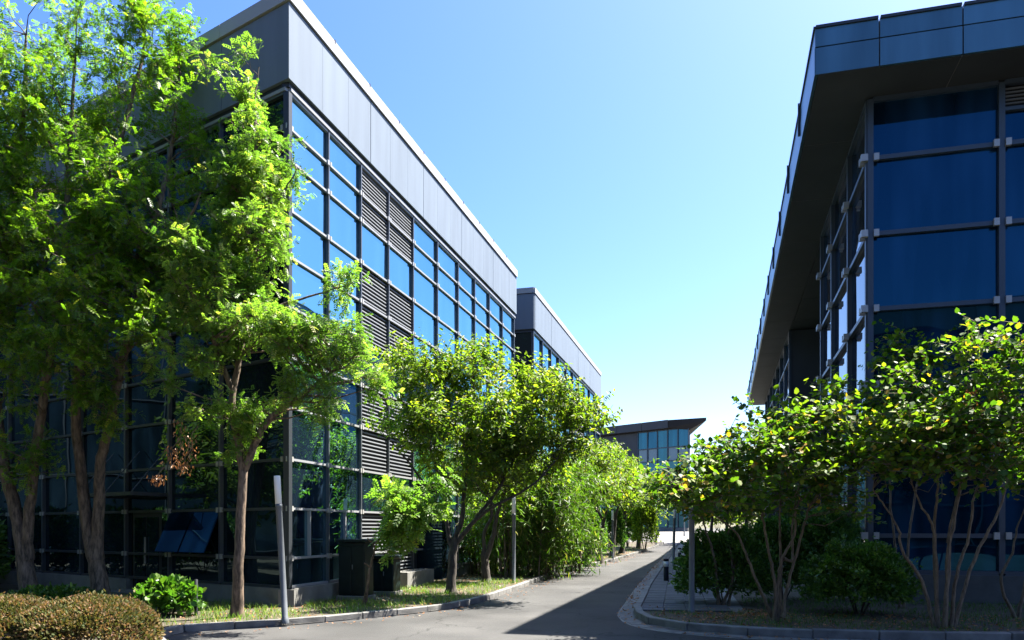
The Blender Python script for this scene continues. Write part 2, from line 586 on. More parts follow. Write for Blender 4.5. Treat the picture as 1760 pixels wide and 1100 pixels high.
kerb_l = tag(link('left_kerb', bed_strip('left_kerb', LKD, -0.13, 0.0, M_CONC, 0.02)), kind='structure')
stones_along(kerb_l, 'kerb_stone', dense(LK, 0.05), 0.75, 0.12, 0.16, 0.115, -0.06, M_KERB, ymin=9)
kerb_r = tag(link('right_kerb', bed_strip('right_kerb', RKD, 0.0, 0.14, M_CONC, 0.02)), kind='structure')
stones_along(kerb_r, 'kerb_stone', dense(RK, 0.05), 0.9, 0.13, 0.2, 0.135, 0.065, M_KERB)
gutter = tag(link('gutter', bed_strip('gutter', RKD, -0.30, 0.0, M_CONC, 0.003)), kind='structure')
stones_along(gutter, 'gutter_stone', dense(RK, 0.05), 0.9, 0.26, 0.05, 0.012, -0.14, M_KERB)

# pavers inside the right kerb
walk = tag(link('footpath', bed_strip('footpath', [q for q in RKD if 14.0 < q.y < 52], 0.14, 2.0, M_CONC, BED + 0.004)), kind='structure')
def pavers():
    meshes = [bevel_box_mesh('paver_mesh', 0.39, 0.39, 0.05, 0.006, M_PAVER, s, 0.002) for s in range(3)]
    line = [q for q in dense(RK, 0.05) if 14.1 < q.y < 34]
    pts = [line[0]]
    for q in line[1:]:
        if (q - pts[-1]).length >= 0.4: pts.append(q)
    k = 0
    for a, b in zip(pts[:-1], pts[1:]):
        t = (b - a).normalized()
        n = Vector((t.y, -t.x, 0))
        for r in range(4):
            c = (a + b) / 2 + n * (0.14 + 0.205 + r * 0.4)
            o = bpy.data.objects.new('paver', meshes[k % 3])
            C.objects.link(o)
            o.parent = walk
            o.location = (c.x, c.y, BED + 0.004 + random.uniform(-0.003, 0.003))
            o.rotation_euler.z = math.atan2(t.y, t.x)
            k += 1
pavers()

# ------------------------------------------------------------------ facades
def louvre(root, F, t0, t1, z0, z1, pitch=0.09, joined=False, smat=None):
    p = F.box('louver_panel', M_CORE, root, t0 + 0.03, t1 - 0.03, -0.12, -0.09, z0 + 0.03, z1 - 0.03)
    n = max(3, int(round((z1 - z0 - 0.06) / pitch)))
    if joined:
        V, Q = [], []
        for k in range(n):
            z = z0 + 0.05 + (z1 - z0 - 0.1) * (k + 0.5) / n
            base = len(V)
            for (nn, zz) in ((-0.02, 0.022), (0.008, 0.02), (0.012, -0.022), (-0.02, -0.022)):
                for t in (t0 + 0.04, t1 - 0.04): V.append(tuple(F.p(t, nn, z + zz)))
            for a in range(4):
                b = (a + 1) % 4
                Q.append((base + 2 * a, base + 2 * a + 1, base + 2 * b + 1, base + 2 * b))
        link('slats', from_arrays('slats', np.array(V), np.array(Q), smat or M_SLAT), root, kind='stuff')
        return
    for k in range(n):
        z = z0 + 0.05 + (z1 - z0 - 0.1) * (k + 0.5) / n
        o = box('slat', M_SLAT, None, (0, 0, 0), (1, 1, 1))
        R = Matrix.Rotation(F.rz, 4, 'Z') @ Matrix.Rotation(F.side * math.radians(-14), 4, 'X')
        w = Matrix.Translation(F.p((t0 + t1) / 2, -0.01, z)) @ R @ Matrix.Diagonal((t1 - t0 - 0.07, 0.022, 0.029, 1))
        o.parent = p
        bpy_world[p.name] = p
        pw = Matrix.Translation(wloc(p)) @ Matrix.Rotation(F.rz, 4, 'Z') @ Matrix.Diagonal((*p.scale, 1))
        o.matrix_parent_inverse = pw.inverted()
        o.matrix_basis = w
bpy_world = {}

def facade(root, F, ts, zs, glass, frame_v, frame_h, louv=(), skip=(), vw=0.06, hw=0.055, dep=0.07, clamp=None, joined=False, tiltsd=0.0025, smat=None):
    F.side = 1.0 if (F.d.cross(F.n)).z < 0 else -1.0      # which way local y points relative to outwards
    nb, nr = len(ts) - 1, len(zs) - 1
    for i in range(nb):
        for j in range(nr):
            if (i, j) in skip: continue
            if (i, j) in louv:
                louvre(root, F, ts[i], ts[i + 1], zs[j], zs[j + 1], joined=joined, smat=smat, pitch=0.09 if smat is None else 0.2)
            else:
                o = F.box('pane', glass, root, ts[i] + 0.012, ts[i + 1] - 0.012, -0.035, -0.012, zs[j] + 0.012, zs[j + 1] - 0.012)
                o.rotation_euler.x = random.gauss(0, tiltsd)
                o.rotation_euler.z = F.rz + random.gauss(0, tiltsd)
    for i, t in enumerate(ts):
        F.box('mullion', frame_v, root, t - vw / 2, t + vw / 2, -0.03, dep, zs[0], zs[-1])
    for j, z in enumerate(zs):
        for i in range(nb):
            F.box('transom', frame_h, root, ts[i] + vw / 2 + 0.002, ts[i + 1] - vw / 2 - 0.002, -0.03, dep - 0.012, z - hw / 2, z + hw / 2)
    if clamp:
        for t in ts:
            for z in zs[1:-1]:
                for sgn in (-1, 1):
                    h = 0.05 if clamp < 0.03 else 0.07
                    w = 0.03 if clamp < 0.03 else 0.05
                    F.box('clamp', M_CLAMP, root, t + sgn * (vw / 2 + w) - w, t + sgn * (vw / 2 + w) + w, dep - 0.02, dep + clamp, z - h, z + h)

def fascia(root, F, joints, rows, mat, n0, n1, gap=0.025, name='fascia_panel'):
    for a, b in zip(joints[:-1], joints[1:]):
        for (z0, z1, m) in rows:
            F.box(name, m, root, a + gap / 2, b - gap / 2, n0, n1, z0, z1)

# ---- building A: long dark glass block on the left
A0 = Vector((-4.31, 15.0, 0))
DL = Vector((-0.828, 0.56, 0)).normalized()
NL = Vector((-0.56, -0.828, 0)).normalized()
bA = empty('office_building', A0, 'long glass office block on the left with pale parapet and louvred bays', 'building')
FA = Frame(A0, D1, P1)
FL = Frame(A0, DL, NL)
LEN_A, LEN_L, DEP = 16.8, 17.0, 14.0
tA = [0.0, 1.53, 3.06, 4.6, 6.2, 8.05, 9.9, 11.6, 13.3, 15.0, 16.7]
zA = [0.47, 1.02, 1.98, 2.93, 3.93, 4.9, 5.86, 6.83, 7.73, 8.69, 9.30, 9.97]

def prism(name, outline, z0, z1, mat, root):
    n = len(outline)
    bm = bmesh.new()
    lo = [bm.verts.new((p.x, p.y, z0)) for p in outline]
    hi = [bm.verts.new((p.x, p.y, z1)) for p in outline]
    bm.faces.new(lo[::-1])
    bm.faces.new(hi)
    for i in range(n): bm.faces.new((lo[i], lo[(i + 1) % n], hi[(i + 1) % n], hi[i]))
    bmesh.ops.recalc_face_normals(bm, faces=bm.faces)
    me = bpy.data.meshes.new(name)
    bm.to_mesh(me)
    bm.free()
    me.materials.append(mat)
    return link(name, me, root)

def inset_poly(F1, F2, e1, e2, d):
    c = A0 - (F1.n + F2.n) * (d / (1 + F1.n.dot(F2.n)))
    return c
cA = inset_poly(FA, FL, 0, 0, 0.14)
far1 = A0 + D1 * LEN_A - P1 * 0.14
far2 = A0 + DL * LEN_L - NL * 0.14
prism('wall', [cA, far1, far1 - P1 * 12 , far2 - NL * 5, far2], 0.0, 11.55, M_CORE, bA)
prism('roof', [cA, far1, far1 - P1 * 12 , far2 - NL * 5, far2], 11.553, 11.75, M_ROOF, bA)
louA = {(i, j) for i in (2, 3) for j in (0, 1, 3, 4, 6, 7, 9, 10)} - {(i, j) for i in (2, 3) for j in (2, 5, 8)}
louA = {(i, j) for i in (2, 3) for j in (0, 1, 3, 4, 6, 7, 9, 10)}
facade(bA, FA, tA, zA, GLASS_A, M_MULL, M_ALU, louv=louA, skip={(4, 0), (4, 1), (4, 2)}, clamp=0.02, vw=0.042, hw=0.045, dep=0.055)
for i in (0, 1, 4, 5):                     # half mullions in the ground floor lights
    tm = (tA[i] + tA[i + 1]) / 2
    FA.box('mullion', M_ALU, bA, tm - 0.02, tm + 0.02, -0.03, 0.05, 1.05, 1.95)
tL = [0.02, 2.04, 3.86, 5.6, 7.6, 9.5, 11.4, 13.3, 15.2, 17.0]
doorcells = {(2, 0), (2, 1)}
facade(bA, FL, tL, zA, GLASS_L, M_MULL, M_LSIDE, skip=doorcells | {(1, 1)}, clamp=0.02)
# corner post
box('corner_post', M_DARK, bA, A0 + Vector((0.0, -0.02, 5.2)) + (P1 + NL) * 0.02, (0.12, 0.12, 9.5), rz=FA.rz)
# parapet band: right face
jA = [0.0, 3.4, 6.75, 10.0, 13.5, LEN_A]
def mitre(name, F, t1, n0, n1, z0, z1, mat):
    k = 1.0 / (1 + FA.n.dot(FL.n))
    o, i = A0 + (FA.n + FL.n) * (n1 * k), A0 + (FA.n + FL.n) * (n0 * k)
    side = 0.002 if F is FA else 0.001
    o, i = o + F.d * side, i + F.d * side
    return prism(name, [o, F.p(t1, n1, 0), F.p(t1, n0, 0), i], z0, z1, mat, bA)
mitre('parapet_panel', FA, 3.4 / 3 - 0.0035, 0.03, 0.12, 10.16, 11.60, M_BAND)
mitre('parapet_panel', FL, 1.9 - 0.008, 0.03, 0.12, 10.16, 11.60, M_BAND)
mitre('coping', FA, 1.59 - 0.004, -0.25, 0.16, 11.63, 11.90, M_COPE)
mitre('coping', FL, 1.9 - 0.004, -0.25, 0.16, 11.63, 11.90, M_COPE)
for a, b in zip(jA[:-1], jA[1:]):
    n = 3
    for k in range(n):
        if a == 0 and k == 0: continue
        FA.box('parapet_panel', M_BAND, bA, a + (b - a) * k / n + ((0.014 if a > 0 else -0.166) if k == 0 else 0.0035), a + (b - a) * (k + 1) / n - (0.014 if k == n - 1 else 0.0035), 0.03, 0.12, 10.16, 11.60)
for k in range(10):
    if k: FA.box('coping', M_COPE, bA, -0.1 + 1.69 * k + (0.004 if k else -0.12), -0.1 + 1.69 * (k + 1) - 0.004, -0.25, 0.16, 11.63, 11.90)
    if k: FA.box('coping_joint', M_DARK, bA, -0.1 + 1.69 * k - 0.012, -0.1 + 1.69 * k + 0.012, 0.0, 0.17, 11.86, 11.93)
FA.box('shadow_gap', M_DARK, bA, -0.05, LEN_A, -0.1, 0.05, 10.07, 10.158)
FA.box('head_frame', M_ALU, bA, 0.0, LEN_A, -0.1, 0.075, 10.0, 10.066)
FA.box('parapet_backing', M_DARK, bA, 0.0, LEN_A, -0.13, 0.025, 10.16, 11.62)
# parapet band: left face
jL = [0.0] + [1.9 * k for k in range(1, 9)] + [LEN_L]
for a, b in zip(jL[:-1], jL[1:]):
    if a > 0: FL.box('parapet_panel', M_BAND, bA, a + (-0.158 if a == 0 else 0.008), b - 0.008, 0.03, 0.12, 10.16, 11.60)
    if a > 0: FL.box('coping', M_COPE, bA, a + (0.004 if a else -0.19), b - 0.004, -0.25, 0.16, 11.63, 11.90)
FL.box('shadow_gap', M_DARK, bA, 0, LEN_L, -0.1, 0.05, 10.07, 10.157)
FL.box('head_frame', M_ALU, bA, 0, LEN_L, -0.1, 0.075, 10.0, 10.065)
FL.box('parapet_backing', M_DARK, bA, 0, LEN_L, -0.13, 0.025, 10.16, 11.62)
# plinth
for k in range(5):
    a = [0.0, 1.5, 3.0, 4.7, 6.9][k]
    b = [1.5, 3.0, 4.7, 6.55, 6.95][k]
    if k < 4: FA.box('plinth_block', M_CONC, bA, a + 0.003, b - 0.003, -0.14, 0.14 if k < 3 else 0.5, -0.05, 0.44 if k < 3 else 0.5)
for k in range(5): FA.box('plinth_block', M_CONC, bA, 8.1 + 1.75 * k, 8.1 + 1.75 * k + 1.74, -0.14, 0.1, -0.05, 0.44)
for k in range(9):
    a, b = jL[k], jL[k + 1]
    if k == 2:
        FL.box('plinth_block', M_CONC, bA, a + 0.003, 4.25, -0.14, 0.135, -0.05, 0.44)
        FL.box('plinth_block', M_CONC, bA, 5.42, b - 0.003, -0.14, 0.135, -0.05, 0.44)
        continue
    FL.box('plinth_block', M_CONC, bA, a + 0.003 - (0.0 if k else 0.0), b - 0.003, -0.14, 0.135, -0.05, 0.44)
box('plinth_block', M_CONC, bA, A0 + (P1 + NL) * 0.02 + Vector((0, 0, 0.19)), (0.3, 0.3, 0.475), rz=FA.rz + 0.3)
FL.box('doorstep', M_CONC, bA, 4.1, 5.6, 0.0, 0.7, -0.05, 0.2)
# entrance door on the left face with canopy and tie rods
door = FL.box('door', M_DARK, bA, 4.25, 5.4, -0.08, -0.02, 0.2, 1.95)
FL.box('pane', GLASS_L, bA, 4.36, 4.82, -0.018, -0.004, 0.3, 1.85)
FL.box('pane', GLASS_L, bA, 4.87, 5.3, -0.018, -0.004, 0.3, 1.85)
FL.box('handle', M_CLAMP, bA, 4.80, 4.83, 0.02, 0.05, 0.8, 1.4)
FL.box('pane', GLASS_L, bA, 3.9, 4.22, -0.03, -0.012, 0.5, 1.95)
FL.box('pane', GLASS_L, bA, 5.43, 5.57, -0.03, -0.012, 0.5, 1.95)
FL.box('canopy', M_LSIDE, bA, 3.9, 6.1, 0.0, 0.9, 2.3, 2.38)
for u in (3.95, 5.0, 6.1):
    V, Q = tube_arrays([([FL.p(u, 0.85, 2.38), FL.p(u, 0.05, 3.35)], [0.012, 0.012])], 6)
    link('tie_rod', from_arrays('tie_rod', V, Q, M_MULL), bA)
# open awning sashes
for (u0, u1) in ((2.08, 2.92), (2.98, 3.80)):
    ang = math.radians(24)
    H = 0.93
    hinge = FL.p((u0 + u1) / 2, 0.03, 1.95)
    cen = hinge + FL.n * (math.sin(ang) * H / 2) - Vector((0, 0, math.cos(ang) * H / 2))
    axis = FL.d
    R = Matrix.Rotation(FL.rz, 4, 'Z')
    y_dir = -1.0 if (Matrix.Rotation(FL.rz, 4, 'Z') @ Vector((0, 1, 0))).dot(FL.n) < 0 else 1.0
    o = box('window_sash', GLASS_R, bA, cen, (u1 - u0, 0.03, H), rz=FL.rz, rx=ang * (1 if y_dir > 0 else -1))
FL.box('pane', GLASS_L, bA, 2.06, 3.84, -0.05, -0.04, 1.03, 1.96)
# glazed vestibule past the louvres on the lane side
FA.box('entrance_wall', M_CORE, bA, 6.23, 8.0, -0.6, -0.55, 0.05, 2.9)
FA.box('vestibule_glass', GLASS_L, bA, 6.9, 6.93, -0.5, 0.6, 0.2, 2.0)
FA.box('vestibule_glass', GLASS_L, bA, 6.93, 7.8, 0.57, 0.6, 0.2, 2.0)
FA.box('vestibule_roof', M_DARK, bA, 6.85, 7.9, -0.5, 0.66, 2.0, 2.1)

# ---- building B: the same block repeated further down the lane
B0 = Vector((0.86, 33.0, 0))
bB = empty('office_building', B0, 'smaller looking glass block further down the left side behind the first one', 'building')
FB = Frame(B0, D1, P1)
FBf = Frame(B0, -P1, -D1)
tB = [0, 1.72, 3.5, 5.3, 7.2, 9.0, 10.75, 12.6, 14.5, 16.5, 18.5]
zB = [0.5, 2.0, 3.0, 3.95, 4.9, 5.86, 6.83, 7.73, 8.69, 9.93]
e1 = B0 - P1 * 0.14 + D1 * 0.14
prism('wall', [e1, e1 + D1 * 18.4, e1 + D1 * 18.4 - P1 * 10, e1 - P1 * 10], 0, 11.5, M_CORE, bB)
prism('roof', [e1, e1 + D1 * 18.4, e1 + D1 * 18.4 - P1 * 10, e1 - P1 * 10], 11.503, 11.7, M_ROOF, bB)
facade(bB, FB, tB, zB, GLASS_A, M_MULL, M_ALU, louv={(i, j) for i in (5, 6) for j in (3, 4, 6, 7)}, joined=True)
facade(bB, FBf, [0, 1.9, 3.8, 5.7, 7.6, 9.5], zB, GLASS_L, M_DKALU, M_DKALU)
for a, b in zip([0, 3.3, 10.2, 14.2], [3.3, 10.2, 14.2, 18.6]):
    FB.box('parapet_panel', M_BAND, bB, a + 0.02, b - 0.02, 0.03, 0.12, 10.02, 11.5)
for k in range(8): FB.box('coping', M_COPE, bB, 2.33 * k - 0.1, 2.33 * k + 2.2, -0.2, 0.15, 11.53, 11.76)
FB.box('shadow_gap', M_DARK, bB, 0, 18.6, -0.1, 0.06, 9.95, 10.015)
for k in range(4): FBf.box('parapet_panel', M_BAND, bB, 2.4 * k + (0 if k else -0.1), 2.4 * k + 2.38, 0.03, 0.12, 10.02, 11.5)
for k in range(4): FBf.box('coping', M_COPE, bB, 2.4 * k + (0 if k else -0.1), 2.4 * k + 2.39, -0.2, 0.15, 11.53, 11.76)
FBf.box('shadow_gap', M_DARK, bB, 0, 9.6, -0.1, 0.06, 9.95, 10.014)

# ---- building R: glass block on the right under a deep flat roof
K0 = Vector((5.94, 15.3, 0))            # roof corner
W0 = K0 + P1 * 1.2 + D1 * 1.2           # wall corner
bR = empty('office_building', W0, 'navy glass office block on the right under a wide overhanging flat roof', 'building')
FRf = Frame(W0, P1, -D1)
FRl = Frame(W0, D1, -P1)
RL, RW = 41.0, 26.0
zR = [0.7, 1.45, 3.0, 4.56, 6.12, 7.67, 9.23, 10.44]
tRf = [0.0, 2.4, 4.8, 7.2, 9.6, 12.0, 14.4]
tRl = [0.0, 2.43, 5.3, 7.7]
i0 = W0 + P1 * 0.14 + D1 * 0.14
prism('wall', [i0, i0 + D1 * 7.4, i0 + D1 * 7.4 + P1 * 3.8, i0 + D1 * 19.3 + P1 * 3.8, i0 + D1 * 19.3, i0 + D1 * RL, i0 + D1 * RL + P1 * 24, i0 + P1 * 24], 0, 10.45, M_CORE, bR)
facade(bR, FRf, tRf, zR, GLASS_R, M_DKALU, M_DKALU, vw=0.11, hw=0.09, dep=0.09, clamp=0.05, louv=(), skip={(1, 6)})
FRf.box('pane', GLASS_R, bR, 2.45, 4.75, -0.035, -0.012, 9.25, 9.86)
FRf.box('transom', M_DKALU, bR, 2.46, 4.74, -0.03, 0.078, 9.87, 9.94)
louvre(bR, FRf, 2.45, 4.75, 9.95, 10.42)
facade(bR, FRl, tRl, zR, GLASS_R, M_DKALU, M_DKALU, vw=0.11, hw=0.09, dep=0.09, clamp=0.10)
box('corner_post', M_DKALU, bR, W0 + Vector((0, 0, 5.55)) - P1 * 0.02 - D1 * 0.02, (0.1, 0.1, 9.75), rz=FRf.rz)
V2 = W0 + D1 * 19.4
FR2 = Frame(V2, D1, -P1)
FR2f = Frame(V2, P1, -D1)
facade(bR, FR2, [0, 2.9, 5.8, 8.7, 11.6, 14.5, 17.4, 20.3], zR, GLASS_R, M_DKALU, M_DKALU, vw=0.1, hw=0.09, dep=0.08)
FR2f.box('cladding_panel', M_GREYW, bR, 0.0, 1.55, -0.1, 0.02, 0.7, 10.44)
FR2f.box('cladding_panel', M_GREYW, bR, 1.57, 1.72, -0.1, 0.06, 0.7, 10.44)
FR2f.box('pane', GLASS_R, bR, 1.75, 3.75, -0.05, -0.01, 0.7, 8.2)
FR2f.box('transom', M_DKALU, bR, 1.75, 3.75, -0.05, 0.03, 8.21, 8.3)
FR2f.side = 1.0
louvre(bR, FR2f, 1.75, 3.75, 8.35, 10.3, joined=True)
for k in range(4): FRf.box('plinth_block', M_PLIN, bR, 3.2 * k - (0.12 if k == 0 else 0), 3.2 * k + 3.19, -0.14, 0.13, -0.05, 0.66)
for k in range(2): FRl.box('plinth_block', M_PLIN, bR, 3.9 * k + 0.02, 3.9 * k + 3.85, -0.14, 0.125, -0.05, 0.66)
for k in range(5): FR2.box('plinth_block', M_PLIN, bR, 4.1 * k, 4.1 * k + 4.08, -0.14, 0.125, -0.05, 0.66 + 0.1 * k)
# roof slab, soffit panels, fascia
FKf = Frame(K0, P1, -D1)
FKl = Frame(K0, D1, -P1)
k0 = K0 + P1 * 0.08 + D1 * 0.08
prism('roof', [k0, k0 + D1 * 42.6, k0 + D1 * 42.6 + P1 * 27, k0 + P1 * 27], 10.53, 11.40, M_ROOF, bR)
jf = [0.0, 1.17] + [1.17 + 1.44 * k for k in range(1, 18)]
for a, b in zip(jf[:-1], jf[1:]):
    FKf.box('fascia_panel', M_FASC, bR, a + 0.012, b - 0.012, -0.06, 0.0, 10.5, 11.02)
    FKf.box('fascia_panel', M_FASC, bR, a + 0.012, b - 0.012, -0.06, -0.01, 11.05, 11.40)
    FKf.box('coping', M_DARK, bR, a + 0.02, b - 0.02, -0.2, 0.02, 11.405, 11.46)
jl = [0.0, 2.98, 6.2, 9.4, 12.6, 15.8, 19, 22.2, 25.4, 28.6, 31.8, 35, 38.2, 41.4, 42.7]
for a, b in zip(jl[:-1], jl[1:]):
    FKl.box('fascia_panel', M_FASC, bR, a + 0.012, b - 0.012, -0.06, 0.0, 10.5, 11.02)
    FKl.box('fascia_panel', M_FASC, bR, a + 0.012, b - 0.012, -0.06, -0.01, 11.05, 11.40)
    FKl.box('coping', M_DARK, bR, a + 0.02, b - 0.02, -0.2, 0.02, 11.405, 11.46)
    if a > 0: FKl.box('joint_bracket', M_DARK, bR, a - 0.03, a + 0.03, -0.02, 0.05, 10.75, 11.5)
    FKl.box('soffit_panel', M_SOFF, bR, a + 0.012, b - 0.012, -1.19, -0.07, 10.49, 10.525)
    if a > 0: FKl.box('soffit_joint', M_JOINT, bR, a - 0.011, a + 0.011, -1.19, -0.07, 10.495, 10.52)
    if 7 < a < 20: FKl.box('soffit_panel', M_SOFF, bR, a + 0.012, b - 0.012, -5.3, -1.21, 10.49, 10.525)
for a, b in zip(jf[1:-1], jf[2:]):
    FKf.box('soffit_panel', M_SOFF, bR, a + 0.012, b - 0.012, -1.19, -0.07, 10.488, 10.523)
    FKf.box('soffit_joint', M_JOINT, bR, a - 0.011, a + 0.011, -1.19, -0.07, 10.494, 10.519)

# ---- building D: low block across the end of the lane with a pointed eave
hD = 1.25
E0 = Vector((16.4, 72.0, hD))
DD = Vector((-0.70, 0.714, 0)).normalized()
ND = Vector((-0.714, -0.70, 0)).normalized()
bD = empty('office_building', E0, 'distant low teal glass block closing the lane with a pointed roof corner', 'building')
FD = Frame(E0, DD, ND)
FDr = Frame(E0, Vector((0.10, 0.995, 0)), Vector((0.995, -0.10, 0)))
iD = E0 + Vector((0.0, 0.25, 0))
prism('wall', [iD - ND * 0.15, iD + DD * 34, iD + DD * 34 + FDr.d * 18, iD + FDr.d * 18], hD - 1.5, hD + 9.3, M_CORE, bD)
M_PALE_PANE = mat_plain('sky_bright_pane', (0.16, 0.24, 0.27), 0.4)  # flat pale colour standing in for bright sky reflected in the panes
zD = [0.4, 2.2, 3.9, 5.4, 6.7, 8.0, 9.65]
facade(bD, FD, [0.1 + 1.15 * k for k in range(6)], zD, GLASS_D, M_DKALU, M_DKALU, vw=0.08, hw=0.08, tiltsd=0.01, skip={(0, 4), (1, 4), (3, 4), (4, 4)})
for k in (0, 1, 3, 4): FD.box('reflection_pane', M_PALE_PANE, bD, 0.16 + 1.15 * k, 0.16 + 1.15 * k + 1.0, -0.05, -0.02, 6.76, 7.95)
for k in range(12):
    for j, (z0, z1) in enumerate(((0.4, 3.9), (3.92, 6.6), (6.62, 9.65))):
        if j: FD.box('cladding_panel', M_GREYW, bD, 5.95 + 2.2 * k, 5.95 + 2.2 * k + 2.17, -0.06, 0.02, z0, z1)
        else: FD.box('pane', GLASS_D, bD, 5.95 + 2.2 * k, 5.95 + 2.2 * k + 2.1, -0.05, -0.01, z0, z1)
FD.box('window', M_PALE_PANE, bD, 6.6, 7.7, 0.022, 0.03, 6.0, 6.5)
FD.box('plinth_block', M_CONC, bD, 0, 27, -0.1, 0.3, -0.8, 0.38)
facade(bD, FDr, [0.3 + 2.4 * k for k in range(7)], [0.4, 2.2, 3.9, 5.4, 6.5, 7.6, 9.3], GLASS_D, M_DKALU, M_DKALU, vw=0.1, hw=0.09, tiltsd=0.02)
def wedge_roof():
    c = E0 + FDr.n * 2.2 + ND * 1.3
    bm = bmesh.new()
    def v(p, z): return bm.verts.new((p.x, p.y, hD + z))
    a_far, s_near = E0 + DD * 34 + ND * 0.5, E0 + DD * 1.9 + ND * 0.5
    b_far = E0 + FDr.d * 20 + FDr.n * 1.2
    inn = E0 + DD * 34 + FDr.d * 20
    top = [v(a_far, 10.5), v(s_near, 10.5), v(c, 10.42), v(b_far, 10.45), v(inn, 10.5)]
    mid = [v(a_far, 9.75), v(s_near, 9.8), v(c, 10.15), v(b_far, 10.1)]
    low = [v(E0 + DD * 34, 9.7), v(E0 + DD * 1.9, 9.7), v(E0.copy(), 9.45), v(E0 + FDr.d * 20, 9.3)]
    bm.faces.new(top)
    for k in range(3):
        bm.faces.new((top[k], top[k + 1], mid[k + 1], mid[k]))
        bm.faces.new((mid[k], mid[k + 1], low[k + 1], low[k]))
    me = bpy.data.meshes.new('roof')
    bmesh.ops.recalc_face_normals(bm, faces=bm.faces)
    bm.to_mesh(me)
    bm.free()
    me.materials.append(M_SOFF2)
    return link('roof', me, bD)
M_SOFF2 = mat_plain('weathered_roof_metal', (0.03, 0.028, 0.026), 0.6, spec=0.1, noise=0.2, nscale=0.5)
wedge_roof()
for k in range(10): FD.box('fascia_panel', M_GREYW, bD, 2.0 + 3 * k, 2.0 + 3 * k + 2.95, 0.52, 0.6, 9.76, 10.52)

# ---- neighbours outside the picture (two show in the glass, the slab is added to block sky light)
n1 = Vector((-27, 4, 0))
bN = empty('office_building', n1, 'unseen dark glass block on the far left, raised to block sky light', 'building')  # block known from reflections, its extra height added to shut out sky light
FN = Frame(n1, Vector((0, 1, 0)), Vector((1, 0, 0)))
prism('wall', [n1 + Vector((-0.1, -6, 0)), n1 + Vector((-0.1, 34, 0)), n1 + Vector((-12, 34, 0)), n1 + Vector((-12, -6, 0))], 0, 23.5, M_CORE, bN)
facade(bN, FN, [-6 + 4 * k for k in range(11)], [0.5, 3.9, 7.3, 10.7, 14.1, 17.5, 20.9, 22.5], GLASS_L, M_LSIDE, M_LSIDE)
for k in range(10): FN.box('parapet_panel', M_GREYW, bN, -6 + 4 * k, -6 + 4 * k + 3.97, 0.03, 0.12, 22.55, 24.0)
n3 = Vector((-8, -26, 0))
bT = empty('office_building', n3, 'unseen tall slab added behind the viewer to the left, blocking sky light', 'building')  # unseen slab added to shut out sky light and deepen the shade
FT = Frame(n3, Vector((-1, 0, 0)), Vector((0, 1, 0)))
prism('wall', [n3 + Vector((0, -0.1, 0)), n3 + Vector((-40, -0.1, 0)), n3 + Vector((-40, -14, 0)), n3 + Vector((0, -14, 0))], 0, 31.0, M_CORE, bT)
facade(bT, FT, [4 * k for k in range(11)], [0.5, 4.5, 8.5, 12.5, 16.5, 20.5, 24.5, 29.0], GLASS_L, M_LSIDE, M_LSIDE)
for k in range(10): FT.box('parapet_panel', M_GREYW, bT, 4 * k, 4 * k + 3.97, 0.03, 0.12, 29.05, 31.2)
n2 = Vector((30, -15, 0))
bM = empty('office_building', n2, 'plain dark glass office block standing behind the viewer', 'building')
FM = Frame(n2, Vector((-1, 0.0, 0)), Vector((0, 1, 0)))
prism('wall', [n2 + Vector((0, -0.1, 0)), n2 + Vector((-34, -0.1, 0)), n2 + Vector((-34, -12, 0)), n2 + Vector((0, -12, 0))], 0, 13.6, M_CORE, bM)
facade(bM, FM, [3.4 * k for k in range(11)], [0.5, 3.0, 5.5, 8.0, 10.5, 12.4], GLASS_L, M_DKALU, M_DKALU)
for k in range(10): FM.box('parapet_panel', M_GREYW, bM, 3.4 * k, 3.4 * k + 3.37, 0.03, 0.12, 12.45, 13.8)

# ------------------------------------------------------------------ vegetation tools
def unit(a): return a / np.maximum(1e-9, np.linalg.norm(a, axis=-1, keepdims=True))

def tpl_broad(w=0.75, fold=0.10, droop=0.12):
    v = [(0, 0, 0), (0.28, -w * 0.5, fold), (0.68, -w * 0.42, fold * 0.6 - droop * 0.5), (1, 0, -droop), (0.68, w * 0.42, fold * 0.6 - droop * 0.5), (0.28, w * 0.5, fold)]
    return np.array(v), np.array([(0, 1, 2, 3), (0, 3, 4, 5)])

def tpl_compound(pairs=4, ll=0.36, lw=0.2):
    V, Q = [], []
    def leaflet(x, z, ang, tilt):
        b = len(V)
        c, s = math.cos(ang), math.sin(ang)
        for (u, v) in ((0, 0), (0.5, -0.5), (1, 0), (0.5, 0.5)):
            X, Y = u * ll, v * lw
            V.append((x + c * X - s * Y, s * X + c * Y, z - tilt * u * ll + (0.03 if v else 0)))
        Q.append((b, b + 1, b + 2, b + 3))
    for k in range(pairs):
        x = 0.2 + 0.72 * k / (pairs - 1)
        z = -0.28 * x * x
        for sg in (-1, 1): leaflet(x, z, sg * math.radians(62 - 6 * k), 0.25)
    leaflet(0.95, -0.26, 0, 0.4)
    return np.array(V), np.array(Q)

def place_leaves(pos, d, nrm, size, tpl):
    """returns V,F for a template copied to every position"""
    tv, tf = tpl
    x = unit(d)
    z = nrm - (nrm * x).sum(-1, keepdims=True) * x
    z = unit(z)
    y = np.cross(z, x)
    n, k = len(pos), len(tv)
    V = pos[:, None, :] + size[:, None, None] * (tv[None, :, 0:1] * x[:, None, :] + tv[None, :, 1:2] * y[:, None, :] + tv[None, :, 2:3] * z[:, None, :])
    Fq = tf[None] + (np.arange(n) * k)[:, None, None]
    return V.reshape(-1, 3), Fq.reshape(-1, tf.shape[1])

def leaf_mesh(name, pos, d, nrm, size, tpl, mat, tint):
    V, Fq = place_leaves(pos, d, nrm, size, tpl)
    return from_arrays(name, V, Fq, mat, np.repeat(tint, len(tpl[1])))

